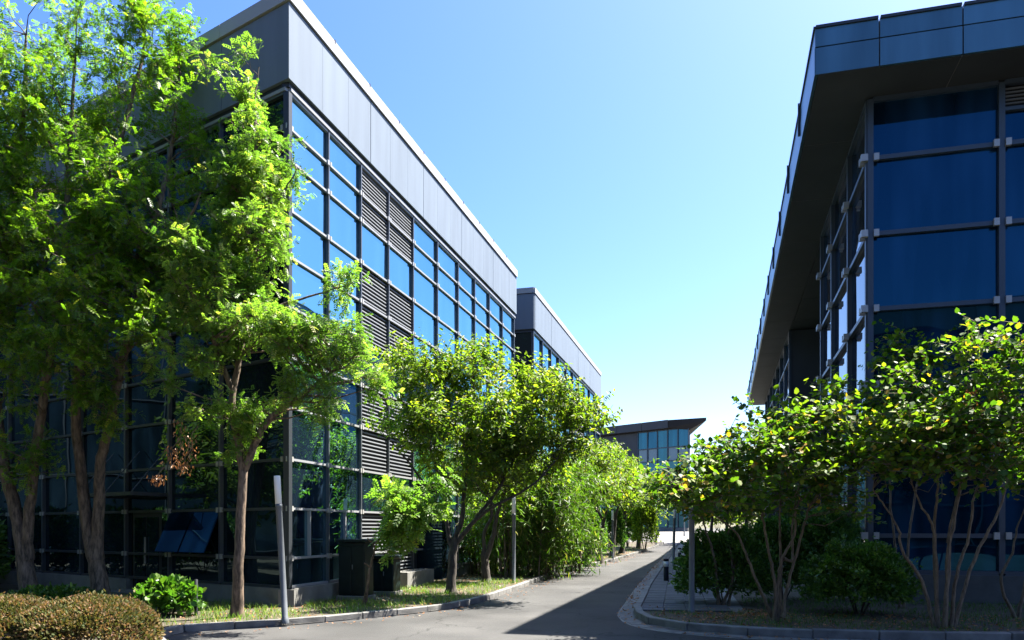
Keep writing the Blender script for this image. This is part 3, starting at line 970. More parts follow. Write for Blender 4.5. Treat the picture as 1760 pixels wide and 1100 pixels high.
def sample_clumps(rng, blobs, n):
    """blobs: (centre, (rx, ry, rz)); clumps spread through the volume, denser to the outside"""
    vol = np.array([b[1][0] * b[1][1] * b[1][2] for b in blobs]) ** 0.75
    idx = rng.choice(len(blobs), n, p=vol / vol.sum())
    u = unit(rng.normal(size=(n, 3)))
    r = rng.random(n) ** 0.45
    c = np.array([tuple(b[0]) for b in blobs])[idx]
    R = np.array([b[1] for b in blobs])[idx]
    return c + u * R * r[:, None], u

def shoots(rng, clumps, outw, ns, L, up, out, leaves, spread, droop, clump_r, flat=1.0):
    """radiating shoots from each clump; returns leaf arrays and twig segments"""
    M = len(clumps)
    c = np.repeat(clumps, ns, 0)
    o = np.repeat(outw, ns, 0)
    d = unit(rng.normal(size=(M * ns, 3)) * spread * np.array([1, 1, flat]) + o * out * np.array([1, 1, flat]) + np.array([0, 0, up]))
    st = c + rng.normal(size=c.shape) * clump_r
    ln = L * rng.uniform(0.55, 1.25, size=(M * ns, 1))
    s = np.linspace(0.12, 1.0, leaves)[None, :] + rng.uniform(-0.5, 0.5, size=(M * ns, leaves)) / leaves
    pos = st[:, None, :] + d[:, None, :] * (ln[:, None, :] * s[..., None])
    pos[..., 2] -= droop * (ln * s ** 2)
    side = unit(np.cross(d, rng.normal(size=d.shape)))
    side2 = np.cross(d, side)
    ang = rng.uniform(0, 2 * math.pi, size=(M * ns, leaves, 1))
    ld = unit(side[:, None, :] * np.cos(ang) + side2[:, None, :] * np.sin(ang) + d[:, None, :] * 0.55)
    return pos.reshape(-1, 3), ld.reshape(-1, 3), st, st + d * ln * 0.8 - np.array([0, 0, 1.0]) * droop * ln * 0.64

def branch_to(limb_pts, target, rng, r0=0.022):
    """a bent secondary branch from the nearest lower limb point to a clump"""
    lp = np.array([tuple(p[0]) for p in limb_pts])
    t = np.array(target)
    dd = np.linalg.norm(lp - t, axis=1) + np.maximum(0, lp[:, 2] - t[2] + 0.15) * 2.5
    a = Vector(lp[int(np.argmin(dd))])
    b = Vector(t)
    m = (a + b) / 2 + Vector((rng.normal() * 0.07, rng.normal() * 0.07, -0.04 * (b - a).length + rng.normal() * 0.05))
    r = min(r0, limb_pts[int(np.argmin(dd))][1] * 0.7)
    return [a, a * 0.6 + m * 0.4 + Vector((0, 0, 0.02)), m, b], [r, r * 0.8, r * 0.6, r * 0.3]

def tree(name, label, cat, base, trunks, limbs, blobs, bark, leafmat, tpl, seed, nclump=60, ns=8, L=0.5, up=0.4, out=0.6, leaves=7,
         spread=0.8, droop=0.15, clump_r=0.15, lsize=(0.18, 0.26), nup=1.0, nnoise=0.55, group=None, tintfn=None, cut=None, single=0, keep=None, twig=0.006, ldroop=0.0, flat=1.0):
    rng = np.random.default_rng(seed)
    root = empty(name, base, label, cat, group)
    allpts = []
    paths = []
    for pts, rad in trunks:
        p, r = smooth_path(pts, rad, 5, 0.012)
        r[0] *= 1.4
        r[1] *= 1.12
        paths.append((p, r))
        allpts += list(zip(p, r))[len(p) // 3:]
    if paths:
        V, Q = tube_arrays(paths, 9)
        link('trunk', from_arrays('trunk', V, Q, bark, smooth=True), root)
    for pts, rad in limbs:
        p, r = smooth_path(pts, rad, 5, 0.02)
        allpts += list(zip(p, r))
        V, Q = tube_arrays([(p, r)], 7)
        link('limb', from_arrays('limb', V, Q, bark, smooth=True), root)
    cl, ow = sample_clumps(rng, blobs, nclump)
    cl[:, 2] = np.maximum(cl[:, 2], 0.25)
    br = []
    for c in cl: br.append(branch_to(allpts, c, rng))
    pos, ld, t0, t1 = shoots(rng, cl, ow, ns, L, up, out, leaves, spread, droop, clump_r, flat)
    for a, b in zip(t0, t1): br.append(([Vector(a), Vector(b)], [twig, twig * 0.5]))
    V, Q = tube_arrays(br, 4)
    link('branches', from_arrays('branches', V, Q, bark), root, kind='stuff')
    n = len(pos)
    ld[:, 2] -= ldroop
    nrm = np.array([0, 0, nup]) + rng.normal(size=(n, 3)) * nnoise
    size = rng.uniform(*lsize, size=n)
    ctint = np.repeat(rng.uniform(0.0, 1.0, len(cl)), ns * leaves)
    tint = np.clip(0.45 * ctint + 0.55 * rng.random(n), 0, 1)
    tint = np.where(rng.random(n) < 0.04, 1.0, tint * 0.93)
    ok = np.ones(n, bool)
    if cut is not None: ok &= cut(pos)
    pos, ld, nrm, size, tint = pos[ok], ld[ok], nrm[ok], size[ok], tint[ok]
    n = len(pos)
    rest = np.ones(n, bool)
    if single:                      # the nearest leaves are objects of their own
        near = np.argsort(np.linalg.norm(pos - np.array([0, 0, EYE]), axis=1) + rng.random(n) * 1.5)[:single]
        rest[near] = False
        lm = []
        for q in range(6):
            tv, tf = tpl
            me = from_arrays('leaf', tv, tf, leafmat, np.full(len(tf), [0.15, 0.35, 0.5, 0.65, 0.8, 1.0][q]))
            lm.append(me)
        for i in near:
            x = Vector(ld[i]).normalized()
            z = Vector(nrm[i])
            z = (z - x * z.dot(x)).normalized()
            y = z.cross(x)
            o = bpy.data.objects.new('leaf', lm[min(5, int(tint[i] * 6))])
            C.objects.link(o)
            o.parent = root
            m = Matrix((x, y, z)).transposed().to_4x4()
            o.rotation_euler = m.to_euler()
            o.location = Vector(pos[i]) - Vector(base)
            o.scale = (size[i],) * 3
    link('foliage', leaf_mesh('foliage', pos[rest], ld[rest], nrm[rest], size[rest], tpl, leafmat, tint[rest]), root, kind='stuff')
    return root

def blob(px, py, d, rx, ry, rd):       # crown lobe: picture position and size, real depth
    c = U(px, py, d)
    k = d / F_PX
    return (c, (rx * k, rd, ry * k))

BARK_L = mat_bark('locust_bark', (0.04, 0.028, 0.018), (0.22, 0.155, 0.105))
BARK_D = mat_bark('grey_bark', (0.022, 0.018, 0.014), (0.085, 0.07, 0.056), 12)
BARK_S = mat_bark('pale_stem_bark', (0.065, 0.046, 0.03), (0.18, 0.135, 0.09), 14)
LEAF_LOC = mat_leaf('locust_leaf', [(0.0, (0.035, 0.085, 0.009)), (0.5, (0.095, 0.17, 0.013)), (0.9, (0.19, 0.26, 0.022)), (1.0, (0.24, 0.25, 0.03))], 0.5, (0.9, 1.0, 0.3))
LEAF_LOC2 = mat_leaf('pale_locust_leaf', [(0.0, (0.04, 0.085, 0.016)), (0.5, (0.10, 0.165, 0.026)), (0.9, (0.23, 0.28, 0.05)), (1.0, (0.26, 0.25, 0.06))], 0.5, (0.9, 1.0, 0.35))
LEAF_ELM = mat_leaf('elm_leaf', [(0.0, (0.025, 0.06, 0.010)), (0.5, (0.095, 0.14, 0.016)), (0.9, (0.20, 0.225, 0.026)), (1.0, (0.24, 0.21, 0.03))], 0.5, (0.95, 1.0, 0.25), 0.5, 0.3)
LEAF_BAM = mat_leaf('bamboo_leaf', [(0.0, (0.025, 0.06, 0.008)), (0.5, (0.075, 0.14, 0.012)), (0.9, (0.14, 0.20, 0.022)), (1.0, (0.24, 0.21, 0.07))], 0.34, (0.9, 1.0, 0.2))
LEAF_RED = mat_leaf('redbud_leaf', [(0.0, (0.02, 0.06, 0.010)), (0.5, (0.065, 0.12, 0.014)), (0.88, (0.16, 0.19, 0.022)), (0.95, (0.26, 0.22, 0.025)), (1.0, (0.34, 0.20, 0.03))], 0.44, (0.95, 1.0, 0.2), 0.55, 0.25)
LEAF_BUSH = mat_leaf('bush_leaf', [(0.0, (0.02, 0.06, 0.010)), (0.6, (0.055, 0.125, 0.018)), (1.0, (0.17, 0.25, 0.04))], 0.3)
LEAF_HEDGE = mat_leaf('red_hedge_leaf', [(0.0, (0.025, 0.04, 0.012)), (0.4, (0.07, 0.08, 0.024)), (0.65, (0.13, 0.09, 0.042)), (0.85, (0.19, 0.12, 0.07)), (1.0, (0.12, 0.05, 0.055))], 0.22, (1, 0.8, 0.4), 0.65, 0.15)
LEAF_HYD = mat_leaf('fresh_shrub_leaf', [(0.0, (0.02, 0.065, 0.008)), (0.6, (0.06, 0.13, 0.014)), (1.0, (0.14, 0.21, 0.025))], 0.35)
LEAF_DEAD = mat_leaf('dry_leaf', [(0.0, (0.16, 0.075, 0.03)), (1.0, (0.34, 0.17, 0.07))], 0.2, (1, 0.7, 0.4))
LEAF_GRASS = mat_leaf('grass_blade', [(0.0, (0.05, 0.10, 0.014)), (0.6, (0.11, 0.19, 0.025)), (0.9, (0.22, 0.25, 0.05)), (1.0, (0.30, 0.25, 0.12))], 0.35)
T_COMP = tpl_compound()
T_ELM = tpl_broad(0.42, 0.07, 0.18)
T_BROAD = tpl_broad(0.85, 0.05, 0.10)
T_NARROW = tpl_broad(0.14, 0.02, 0.25)
T_SMALL = tpl_broad(0.5, 0.08, 0.05)

LOC = dict(bark=BARK_L, tpl=T_COMP, ns=12, L=0.42, up=0.22, out=0.7, leaves=9, spread=0.75, droop=0.12, clump_r=0.13, lsize=(0.09, 0.16), nup=1.1, nnoise=0.42, ldroop=0.1, flat=0.7)
# left pair of locust trees
b1 = Vector((-9.6, 15.4, BED))
tree('locust_tree', 'leftmost tall locust tree with two close trunks rising behind the clipped hedge', 'tree', b1,
     [([U(52, 1045, 15.4), U(42, 960, 15.4), U(28, 880, 15.4), U(0, 760, 15.4), U(-10, 600, 15.3), U(20, 400, 15.3), U(40, 200, 15.4), U(45, 60, 15.5)],
       [0.19, 0.15, 0.12, 0.11, 0.09, 0.07, 0.05, 0.02]),
      ([U(45, 960, 15.4), U(50, 890, 15.3), U(58, 800, 15.2), U(80, 650, 15.1), U(110, 450, 15.2), U(120, 250, 15.5), U(130, 90, 15.6)],
       [0.11, 0.10, 0.09, 0.08, 0.065, 0.045, 0.02])],
     [([U(20, 400, 15.3), U(-40, 300, 15), U(-60, 200, 15)], [0.05, 0.035, 0.015])],
     [blob(40, 70, 15.5, 55, 90, 0.9), blob(130, 60, 15.6, 60, 90, 0.9), blob(75, 220, 15.4, 120, 110, 1.5), blob(20, 360, 15.2, 120, 120, 1.6),
      blob(60, 520, 15.0, 110, 110, 1.5), blob(40, 650, 14.8, 70, 60, 0.8), blob(30, 770, 14.8, 45, 45, 0.4), blob(-60, 400, 15, 80, 250, 1.4)],
     leafmat=LEAF_LOC, seed=1, nclump=164, **LOC)
b2 = Vector((-8.15, 15.5, BED))
tree('locust_tree', 'tall locust tree with a trunk forked in a V, second from the left', 'tree', b2,
     [([U(178, 1050, 15.5), U(168, 980, 15.5), U(150, 905, 15.5), U(138, 800, 15.5), U(130, 700, 15.4), U(150, 500, 15.2), U(190, 300, 15.2), U(240, 120, 15.5), U(250, 40, 15.6)],
       [0.19, 0.16, 0.12, 0.10, 0.09, 0.075, 0.055, 0.035, 0.015]),
      ([U(165, 960, 15.5), U(170, 880, 15.4), U(172, 800, 15.3), U(188, 730, 15.2), U(215, 600, 15.0), U(250, 450, 15.0), U(290, 280, 15.3), U(310, 130, 15.6)],
       [0.12, 0.11, 0.095, 0.09, 0.075, 0.06, 0.04, 0.015])],
     [([U(150, 500, 15.2), U(80, 400, 14.5), U(60, 330, 14.2)], [0.05, 0.035, 0.015]), ([U(250, 450, 15.0), U(320, 380, 14.4), U(345, 330, 14.2)], [0.045, 0.03, 0.012])],
     [blob(245, 70, 15.6, 55, 85, 0.8), blob(300, 120, 15.6, 50, 90, 0.8), blob(235, 230, 15.2, 115, 100, 1.3), blob(190, 360, 14.7, 130, 110, 1.4),
      blob(260, 420, 14.6, 110, 110, 1.3), blob(150, 490, 14.4, 120, 90, 1.2), blob(240, 560, 14.3, 120, 80, 1.1), blob(130, 620, 14.3, 90, 45, 0.8), blob(180, 680, 14.4, 50, 40, 0.5), blob(205, 760, 14.4, 24, 34, 0.25), blob(110, 740, 14.6, 30, 30, 0.3)],
     leafmat=LEAF_LOC, seed=2, nclump=136, **LOC)
b3 = G(408, 1060, BED)
t3 = tree('locust_tree', 'slender locust tree with one straight trunk before the left glass corner', 'tree', b3,
     [([b3 + Vector((0, 0, -0.05)), U(410, 980, 13.1), U(414, 890, 13.1), U(418, 810, 13.1), U(405, 740, 13.15), U(400, 680, 13.2), U(420, 560, 13.3), U(425, 430, 13.4), U(440, 300, 13.5), U(438, 190, 13.6), U(445, 115, 13.6)],
       [0.11, 0.088, 0.08, 0.074, 0.062, 0.055, 0.05, 0.042, 0.03, 0.02, 0.008])],
     [([U(418, 810, 13.1), U(445, 750, 13.0), U(475, 710, 12.9), U(520, 680, 12.8), U(570, 640, 12.7), U(625, 600, 12.7)], [0.07, 0.06, 0.05, 0.04, 0.03, 0.012]),
      ([U(400, 680, 13.2), U(375, 610, 13.0), U(350, 540, 12.8), U(310, 470, 12.8)], [0.05, 0.04, 0.03, 0.012]),
      ([U(420, 560, 13.3), U(470, 530, 13.0), U(530, 510, 12.9), U(600, 490, 12.9)], [0.035, 0.025, 0.018, 0.008]),
      ([U(425, 430, 13.4), U(470, 360, 13.3), U(510, 290, 13.2)], [0.035, 0.022, 0.008])],
     [blob(438, 140, 13.6, 22, 35, 0.3), blob(375, 130, 13.6, 22, 12, 0.2), blob(425, 195, 13.6, 32, 40, 0.4), blob(445, 270, 13.5, 48, 45, 0.5), blob(490, 265, 13.3, 20, 24, 0.25),
      blob(400, 330, 13.3, 60, 45, 0.6), blob(465, 335, 13.3, 40, 40, 0.5), blob(420, 410, 13.1, 75, 45, 0.8), blob(490, 385, 13.1, 30, 25, 0.3), blob(350, 440, 12.9, 60, 50, 0.7),
      blob(380, 510, 12.9, 80, 45, 0.8), blob(580, 495, 12.9, 36, 26, 0.25), blob(455, 570, 12.8, 90, 42, 0.8), blob(560, 600, 12.7, 75, 42, 0.6), blob(615, 645, 12.7, 32, 42, 0.4),
      blob(540, 680, 12.7, 70, 30, 0.5), blob(350, 590, 12.8, 60, 40, 0.6), blob(400, 700, 12.9, 65, 26, 0.5), blob(410, 760, 13.0, 28, 34, 0.25), blob(320, 680, 12.9, 40, 24, 0.4)],
     leafmat=LEAF_LOC2, seed=3, nclump=165, **dict(LOC, L=0.30, ns=10, clump_r=0.09, lsize=(0.08, 0.145)))
# young pruned tree by the cabinets
b4 = G(628, 1040, BED)
tree('locust_sapling', 'small pruned sapling with a knobbly leaning stem beside the dark utility cabinets', 'tree', b4,
     [([b4, U(632, 1000, 15.0), U(640, 960, 15.0), U(650, 925, 15.0), U(668, 885, 15.0)], [0.05, 0.024, 0.022, 0.02, 0.012])],
     [([U(650, 925, 15.0), U(690, 880, 14.9), U(735, 850, 14.9)], [0.014, 0.01, 0.006]), ([U(645, 940, 15.0), U(632, 925, 14.9)], [0.016, 0.012]), ([U(637, 975, 15.0), U(626, 968, 14.9)], [0.016, 0.012])],
     [blob(660, 850, 15, 26, 22, 0.3), blob(700, 865, 14.9, 36, 26, 0.4), blob(738, 850, 15, 22, 22, 0.3), blob(690, 915, 14.9, 24, 14, 0.25)],
     leafmat=LEAF_LOC2, seed=4, nclump=15, **dict(LOC, L=0.34, ns=6, clump_r=0.08, lsize=(0.18, 0.26)))
# spreading elm and its neighbour
b5 = G(775, 1020, BED)
d5 = b5.y
ELM = dict(bark=BARK_D, leafmat=LEAF_ELM, tpl=T_ELM, ns=11, L=0.52, up=0.75, out=0.55, leaves=13, spread=0.6, droop=0.10, clump_r=0.14, lsize=(0.085, 0.135), nup=1.0, nnoise=0.5, ldroop=0.35)
tree('elm_tree', 'broad many limbed tree on the grass, largest of the roadside trees', 'tree', b5,
     [([b5 + Vector((0, 0, -0.05)), U(776, 985, d5), U(778, 950, d5), U(783, 925, d5)], [0.13, 0.105, 0.10, 0.09])],
     [([U(778, 950, d5), U(768, 900, d5), U(764, 850, d5), U(740, 770, d5), U(715, 690, d5)], [0.06, 0.05, 0.045, 0.03, 0.01]),
      ([U(783, 930, d5), U(795, 880, d5), U(800, 820, d5), U(805, 740, d5), U(815, 650, d5)], [0.065, 0.055, 0.045, 0.03, 0.01]),
      ([U(783, 935, d5), U(815, 895, d5 - 0.2), U(850, 850, d5 - 0.3), U(890, 770, d5 - 0.3), U(905, 680, d5)], [0.06, 0.05, 0.04, 0.03, 0.01]),
      ([U(815, 895, d5 - 0.2), U(850, 870, d5 - 0.6), U(920, 830, d5 - 0.8), U(980, 760, d5 - 0.8)], [0.045, 0.035, 0.025, 0.01]),
      ([U(768, 900, d5), U(735, 840, d5 - 0.3), U(690, 780, d5 - 0.5), U(655, 740, d5 - 0.5)], [0.035, 0.028, 0.02, 0.008])],
     [blob(712, 650, 17.3, 50, 40, 0.8), blob(765, 660, 17.5, 55, 45, 1.0), blob(830, 645, 17.6, 55, 45, 1.0), blob(900, 670, 17.6, 60, 45, 1.0), blob(965, 700, 17.6, 50, 45, 0.9), blob(1005, 725, 17.6, 25, 22, 0.5),
      blob(700, 730, 17.2, 55, 40, 0.9), blob(780, 750, 17.3, 90, 60, 1.3), blob(880, 760, 17.3, 90, 55, 1.3), blob(950, 780, 17.5, 55, 35, 0.9), blob(665, 725, 17.2, 25, 20, 0.4), blob(830, 815, 17.4, 90, 30, 0.9)],
     seed=5, nclump=180, **ELM)
b6 = G(836, 1000, BED)
d6 = b6.y
tree('elm_tree', 'smaller roadside tree with a bare forked trunk just behind the broad one', 'tree', b6,
     [([b6 + Vector((0, 0, -0.05)), U(834, 975, d6), U(832, 950, d6)], [0.14, 0.12, 0.10]),
      ([U(833, 962, d6), U(848, 920, d6), U(853, 890, d6), U(865, 850, d6), U(880, 800, d6)], [0.08, 0.07, 0.06, 0.045, 0.02]),
      ([U(832, 955, d6), U(832, 915, d6), U(845, 885, d6), U(835, 830, d6), U(825, 780, d6)], [0.06, 0.05, 0.045, 0.035, 0.015])],
     [],
     [blob(830, 790, d6, 70, 50, 1.0), blob(890, 790, d6, 60, 45, 0.9), blob(860, 840, d6, 70, 28, 0.8)],
     seed=6, nclump=60, **ELM)

# bamboo thicket
BAM = dict(bark=BARK_S, leafmat=LEAF_BAM, tpl=T_NARROW, ns=11, L=0.7, up=0.1, out=0.6, leaves=12, spread=0.8, droop=0.55, clump_r=0.2, lsize=(0.15, 0.25), nup=0.7, nnoise=0.6, ldroop=0.5)
def bamboo(label, px, d, halfw, top, seed, n, yellow=False, base_py=None):
    base = U(px, HZ + F_PX * (EYE - BED) / d, d)
    rnd = random.Random(seed)
    trunks = []
    for k in range(16):
        x0, d0 = px + rnd.uniform(-halfw, halfw) * 0.6, d + rnd.uniform(-0.8, 0.8)
        x1 = x0 + (x0 - px) * 0.6 + rnd.uniform(-15, 15)
        g = HZ + F_PX * (EYE - BED) / d0
        trunks.append(([U(x0, g, d0), U((x0 * 2 + x1) / 3, (g + top) / 2, d0), U(x1, top + rnd.uniform(0, 40), d0 - 0.3)], [0.022, 0.018, 0.006]))
    bl = [blob(px, top + 25, d, halfw * 0.8, 30, 1.0), blob(px - halfw * 0.45, top + 60, d - 0.4, halfw * 0.6, 45, 1.0), blob(px + halfw * 0.5, top + 60, d - 0.4, halfw * 0.6, 45, 1.0),
          blob(px, top + 110, d + 0.5, halfw, 50, 0.9), blob(px + halfw * 0.4, top + 140, d + 0.3, halfw * 0.5, 22, 0.5)]
    tree('bamboo_clump', label, 'bamboo', base, trunks, [], bl, seed=seed, nclump=n, group='bamboo along the left side of the lane', **BAM)
bamboo('dense bamboo clump with arching bright green tips right beside the slim grey lamp post', 905, 24.5, 75, 805, 31, 110)
bamboo('bright bamboo clump just past the lamp post, bulging towards the lane edge', 968, 26.5, 50, 800, 32, 80)
bamboo('shaded bamboo clump at the back between the tree trunks and the wall', 840, 26.0, 65, 840, 33, 70)

# roadside row further on
ROW = dict(ELM, ns=10, leaves=10, lsize=(0.10, 0.16), L=0.6)
row = [(1010, 31.0, 770, 45, 41, 'first tree of the far roadside row, right after the bamboo'),
       (1032, 35.0, 765, 42, 42, 'second tree of the far roadside row, counting from the bamboo'),
       (1052, 39.0, 775, 40, 43, 'middle tree of the far roadside row with dark trunk'),
       (1068, 43.0, 785, 38, 44, 'fourth tree of the far roadside row, counting from the bamboo'),
       (1098, 47.0, 800, 34, 45, 'last tree of the far roadside row, nearest the pale forecourt')]
for (px, d, top, hw, sd_, lab) in row:
    gz = hgt(d) + 0.1
    g = HZ - F_PX * (gz - EYE) / d
    base = U(px, g, d)
    lean = random.uniform(-4, 4)
    tree('elm_tree', lab, 'tree', base,
         [([U(px, g + 2, d), U(px + lean, g - 30, d), U(px + 6, g - 75, d)], [0.16, 0.12, 0.09])],
         [([U(px + 5, g - 70, d), U(px - 12, g - 110, d), U(px - 16, top + 30, d)], [0.07, 0.05, 0.015]), ([U(px + 6, g - 75, d), U(px + 20, g - 115, d - 0.5), U(px + 24, top + 30, d - 0.5)], [0.07, 0.05, 0.015])],
         [blob(px, top + 30, d, hw, 28, 1.4), blob(px - 18, top + 62, d, hw * 0.8, 32, 1.4), blob(px + 22, top + 60, d - 0.5, hw * 0.9, 32, 1.5)],
         seed=sd_, nclump=70, group='roadside trees further down the lane', **ROW)
for (x, y, hh, lab, sd_) in ((-15.5, 9.5, 6.5, 'dark spreading tree off to the left, outside the picture', 46), (-13.0, 3.5, 6.0, 'dark spreading tree left of the viewer, outside the picture', 47), (-19, 15, 6.5, 'dark spreading tree far left beside the glass block, outside the picture', 48)):
    bb = Vector((x, y, BED))
    V3 = Vector
    tree('elm_tree', lab, 'tree', bb, [([bb, bb + V3((0.1, 0, 1.2)), bb + V3((0, 0.1, 2.4))], [0.16, 0.13, 0.1])],
         [([bb + V3((0, 0.1, 2.3)), bb + V3((1, 0.3, hh * 0.7))], [0.08, 0.02]), ([bb + V3((0, 0.1, 2.3)), bb + V3((-1, 0.2, hh * 0.75))], [0.08, 0.02])],
         [(bb + V3((0, 0, hh * 0.68)), (2.6, 2.6, hh * 0.26)), (bb + V3((0.4, 0.6, hh * 0.5)), (2.4, 2.4, 1.0))], seed=sd_, nclump=70, **dict(ELM, lsize=(0.16, 0.26), L=0.8))

def bush(name, label, px, d, rx, ry, leafmat, tpl, n, lsize, seed, zc=None, rd=None, up=0.3, group=None, cat='shrub', shell=0.5, stems=8, flat=0.0, nn=0.8, rough=1.0):
    rng = np.random.default_rng(seed)
    k = d / F_PX
    gz = hgt(d) + BED
    g = HZ + F_PX * (EYE - gz) / d
    base = U(px, g, d)
    R = np.array([rx * k, rd or rx * k, ry * k])
    root = empty(name, base, label, cat, group)
    u = unit(rng.normal(size=(n, 3)))
    u[:, 2] = np.where(u[:, 2] < -0.35, -u[:, 2], u[:, 2])
    # lumpy outline
    lump = 1 + 0.15 * rough * np.sin(u[:, 0] * 7 + seed) * np.cos(u[:, 1] * 6) + 0.06 * rough * np.sin(u[:, 2] * 13 + u[:, 0] * 9)
    r = (1 - shell * rng.random(n) ** 2.2) * lump
    r = np.where(rng.random(n) < 0.04 * rough, r * rng.uniform(1.0, 1.22, n), r)
    cz = R[2] * 0.6 if zc is None else zc
    c = np.array([base.x, base.y, base.z + cz])
    pos = c + u * R * r[:, None]
    pos[:, 2] = np.maximum(pos[:, 2], base.z + 0.02)
    d_ = unit(u + rng.normal(size=(n, 3)) * 0.7 + np.array([0, 0, up]))
    nrm = u * 0.7 + np.array([0, 0, 0.6]) + rng.normal(size=(n, 3)) * nn
    size = rng.uniform(*lsize, size=n)
    tint = np.clip(rng.random(n) * 0.7 + 0.3 * (0.5 + 0.5 * np.sin(pos[:, 0] * 9) * np.cos(pos[:, 2] * 11 + pos[:, 1] * 7)), 0, 1)
    st = []
    for q in range(stems):
        a = rng.uniform(0, 6.28)
        tip = Vector(c) + Vector((math.cos(a) * R[0] * 0.7, math.sin(a) * R[1] * 0.7, R[2] * rng.uniform(0.1, 0.8)))
        st.append(([base + Vector((math.cos(a) * 0.06, math.sin(a) * 0.06, -0.03)), (base + tip) / 2 + Vector((0, 0, 0.05)), tip], [0.016, 0.012, 0.004]))
    V, Q = tube_arrays(st, 5)
    link('stems', from_arrays('stems', V, Q, BARK_D), root)
    link('foliage', leaf_mesh('foliage', pos, d_, nrm, size, tpl, leafmat, tint), root, kind='stuff')
    return root

bush('roadside_shrub', 'leafy shrub skirting the lane edge in front of the last roadside tree', 1108, 46, 20, 50, LEAF_ELM, T_ELM, 5000, (0.1, 0.17), 51)

for (px, d, rx, ry, lab, sd_) in ((1016, 36.5, 26, 52, 'hedge shrub added for deep shade behind the first trees of the far roadside row', 66), (1050, 42.5, 24, 46, 'hedge shrub added for deep shade behind the middle of the far roadside row', 67), (1078, 48, 22, 42, 'hedge shrub added for deep shade behind the last trees of the far roadside row', 68)):
    bush('hedge_shrub', lab, px, d, rx, ry, LEAF_BUSH, T_ELM, 6000, (0.1, 0.17), sd_, group='hedge shrubs added for deep shade behind the roadside row')  # added dark shrubs standing in for the deep shade under the crowns

# right hand shrubs on many pale stems
RB = dict(bark=BARK_S, leafmat=LEAF_RED, tpl=T_BROAD, ns=8, L=0.42, up=0.3, out=0.45, leaves=7, spread=0.8, droop=0.06, clump_r=0.10, lsize=(0.06, 0.108), nup=1.0, nnoise=0.26, single=280, ldroop=0.08, flat=0.35)
def stem(*p): return ([U(x, y, d) for x, y, d in p], [0.030 - 0.022 * k / (len(p) - 1) for k in range(len(p))])
dR = 12.6
bR1 = G(1335, 1068, BED)
dR = bR1.y
tree('redbud_tree', 'shrub tree with pale splayed stems left of the round clipped bush', 'tree', bR1,
     [stem((1332, 1066, dR), (1331, 1000, dR), (1322, 950, dR), (1313, 900, dR), (1305, 870, dR), (1280, 845, dR), (1240, 790, dR - 0.3)),
      stem((1338, 1066, dR), (1337, 1010, dR), (1345, 960, dR), (1365, 920, dR), (1370, 870, dR), (1395, 840, dR), (1420, 770, dR)),
      stem((1345, 1062, dR - 0.1), (1355, 1000, dR), (1372, 940, dR), (1388, 880, dR), (1405, 850, dR), (1450, 780, dR + 0.1)),
      stem((1328, 1060, dR + 0.1), (1305, 1010, dR), (1285, 960, dR), (1268, 920, dR), (1235, 890, dR - 0.2), (1190, 850, dR - 0.4)),
      stem((1340, 1060, dR + 0.1), (1342, 960, dR + 0.2), (1340, 880, dR + 0.2), (1345, 800, dR + 0.2)),
      stem((1345, 960, dR), (1362, 960, dR + 0.2), (1362, 900, dR + 0.3), (1380, 800, dR + 0.3))],
     [],
     [blob(1160, 835, 11.7, 36, 22, 0.5), blob(1205, 810, 11.9, 45, 26, 0.6), blob(1262, 765, 12.0, 45, 30, 0.6), blob(1280, 715, 12.1, 22, 10, 0.2), blob(1250, 800, 11.9, 60, 32, 0.7),
      blob(1320, 745, 12.1, 60, 38, 0.8), blob(1390, 735, 12.2, 60, 38, 0.8), blob(1440, 720, 12.2, 40, 36, 0.6), blob(1340, 805, 12.0, 80, 32, 0.9), blob(1430, 800, 12.1, 62, 34, 0.8),
      blob(1450, 680, 12.3, 20, 22, 0.2), blob(1200, 850, 11.7, 60, 24, 0.5), blob(1485, 770, 11.9, 36, 44, 0.5), blob(1300, 860, 12.5, 80, 26, 0.5), blob(1440, 865, 12.6, 50, 24, 0.5)],
     seed=21, nclump=135, **RB)
bR2 = G(1612, 1079, BED)
dR = bR2.y
tR2 = tree('redbud_tree', 'tall many stemmed shrub tree with a leafy spire before the right glass wall', 'tree', bR2,
     [stem((1607, 1084, dR), (1585, 1000, dR), (1550, 945, dR), (1545, 910, dR), (1520, 870, dR), (1500, 840, dR)),
      stem((1612, 1084, dR), (1608, 960, dR), (1602, 900, dR), (1580, 865, dR), (1560, 800, dR)),
      stem((1612, 1082, dR), (1606, 930, dR + 0.1), (1610, 860, dR + 0.1), (1615, 800, dR + 0.1), (1625, 700, dR)),
      stem((1622, 1084, dR - 0.1), (1630, 950, dR - 0.1), (1640, 900, dR - 0.1), (1650, 840, dR), (1670, 780, dR), (1680, 690, dR), (1688, 590, dR)),
      stem((1624, 1080, dR), (1632, 940, dR), (1628, 930, dR), (1640, 880, dR), (1660, 800, dR), (1690, 760, dR)),
      stem((1633, 1080, dR), (1645, 990, dR), (1665, 920, dR), (1675, 850, dR), (1695, 800, dR), (1710, 690, dR)),
      stem((1638, 1080, dR), (1675, 960, dR), (1715, 880, dR), (1735, 810, dR), (1750, 700, dR))],
     [],
     [blob(1685, 580, 11.4, 26, 40, 0.3), blob(1660, 610, 11.4, 30, 22, 0.3), blob(1740, 610, 11.2, 36, 36, 0.5), blob(1680, 670, 11.4, 60, 35, 0.6), blob(1600, 660, 11.5, 50, 28, 0.5),
      blob(1640, 730, 11.2, 70, 40, 0.8), blob(1720, 720, 11.2, 60, 50, 0.8), blob(1570, 740, 11.4, 50, 36, 0.6), blob(1600, 800, 11.2, 70, 34, 0.8), blob(1690, 800, 11.2, 70, 34, 0.8), blob(1540, 790, 11.4, 40, 30, 0.6)],
     seed=22, nclump=105, **RB)
bR3 = G(1745, 1062, BED)
dR = bR3.y
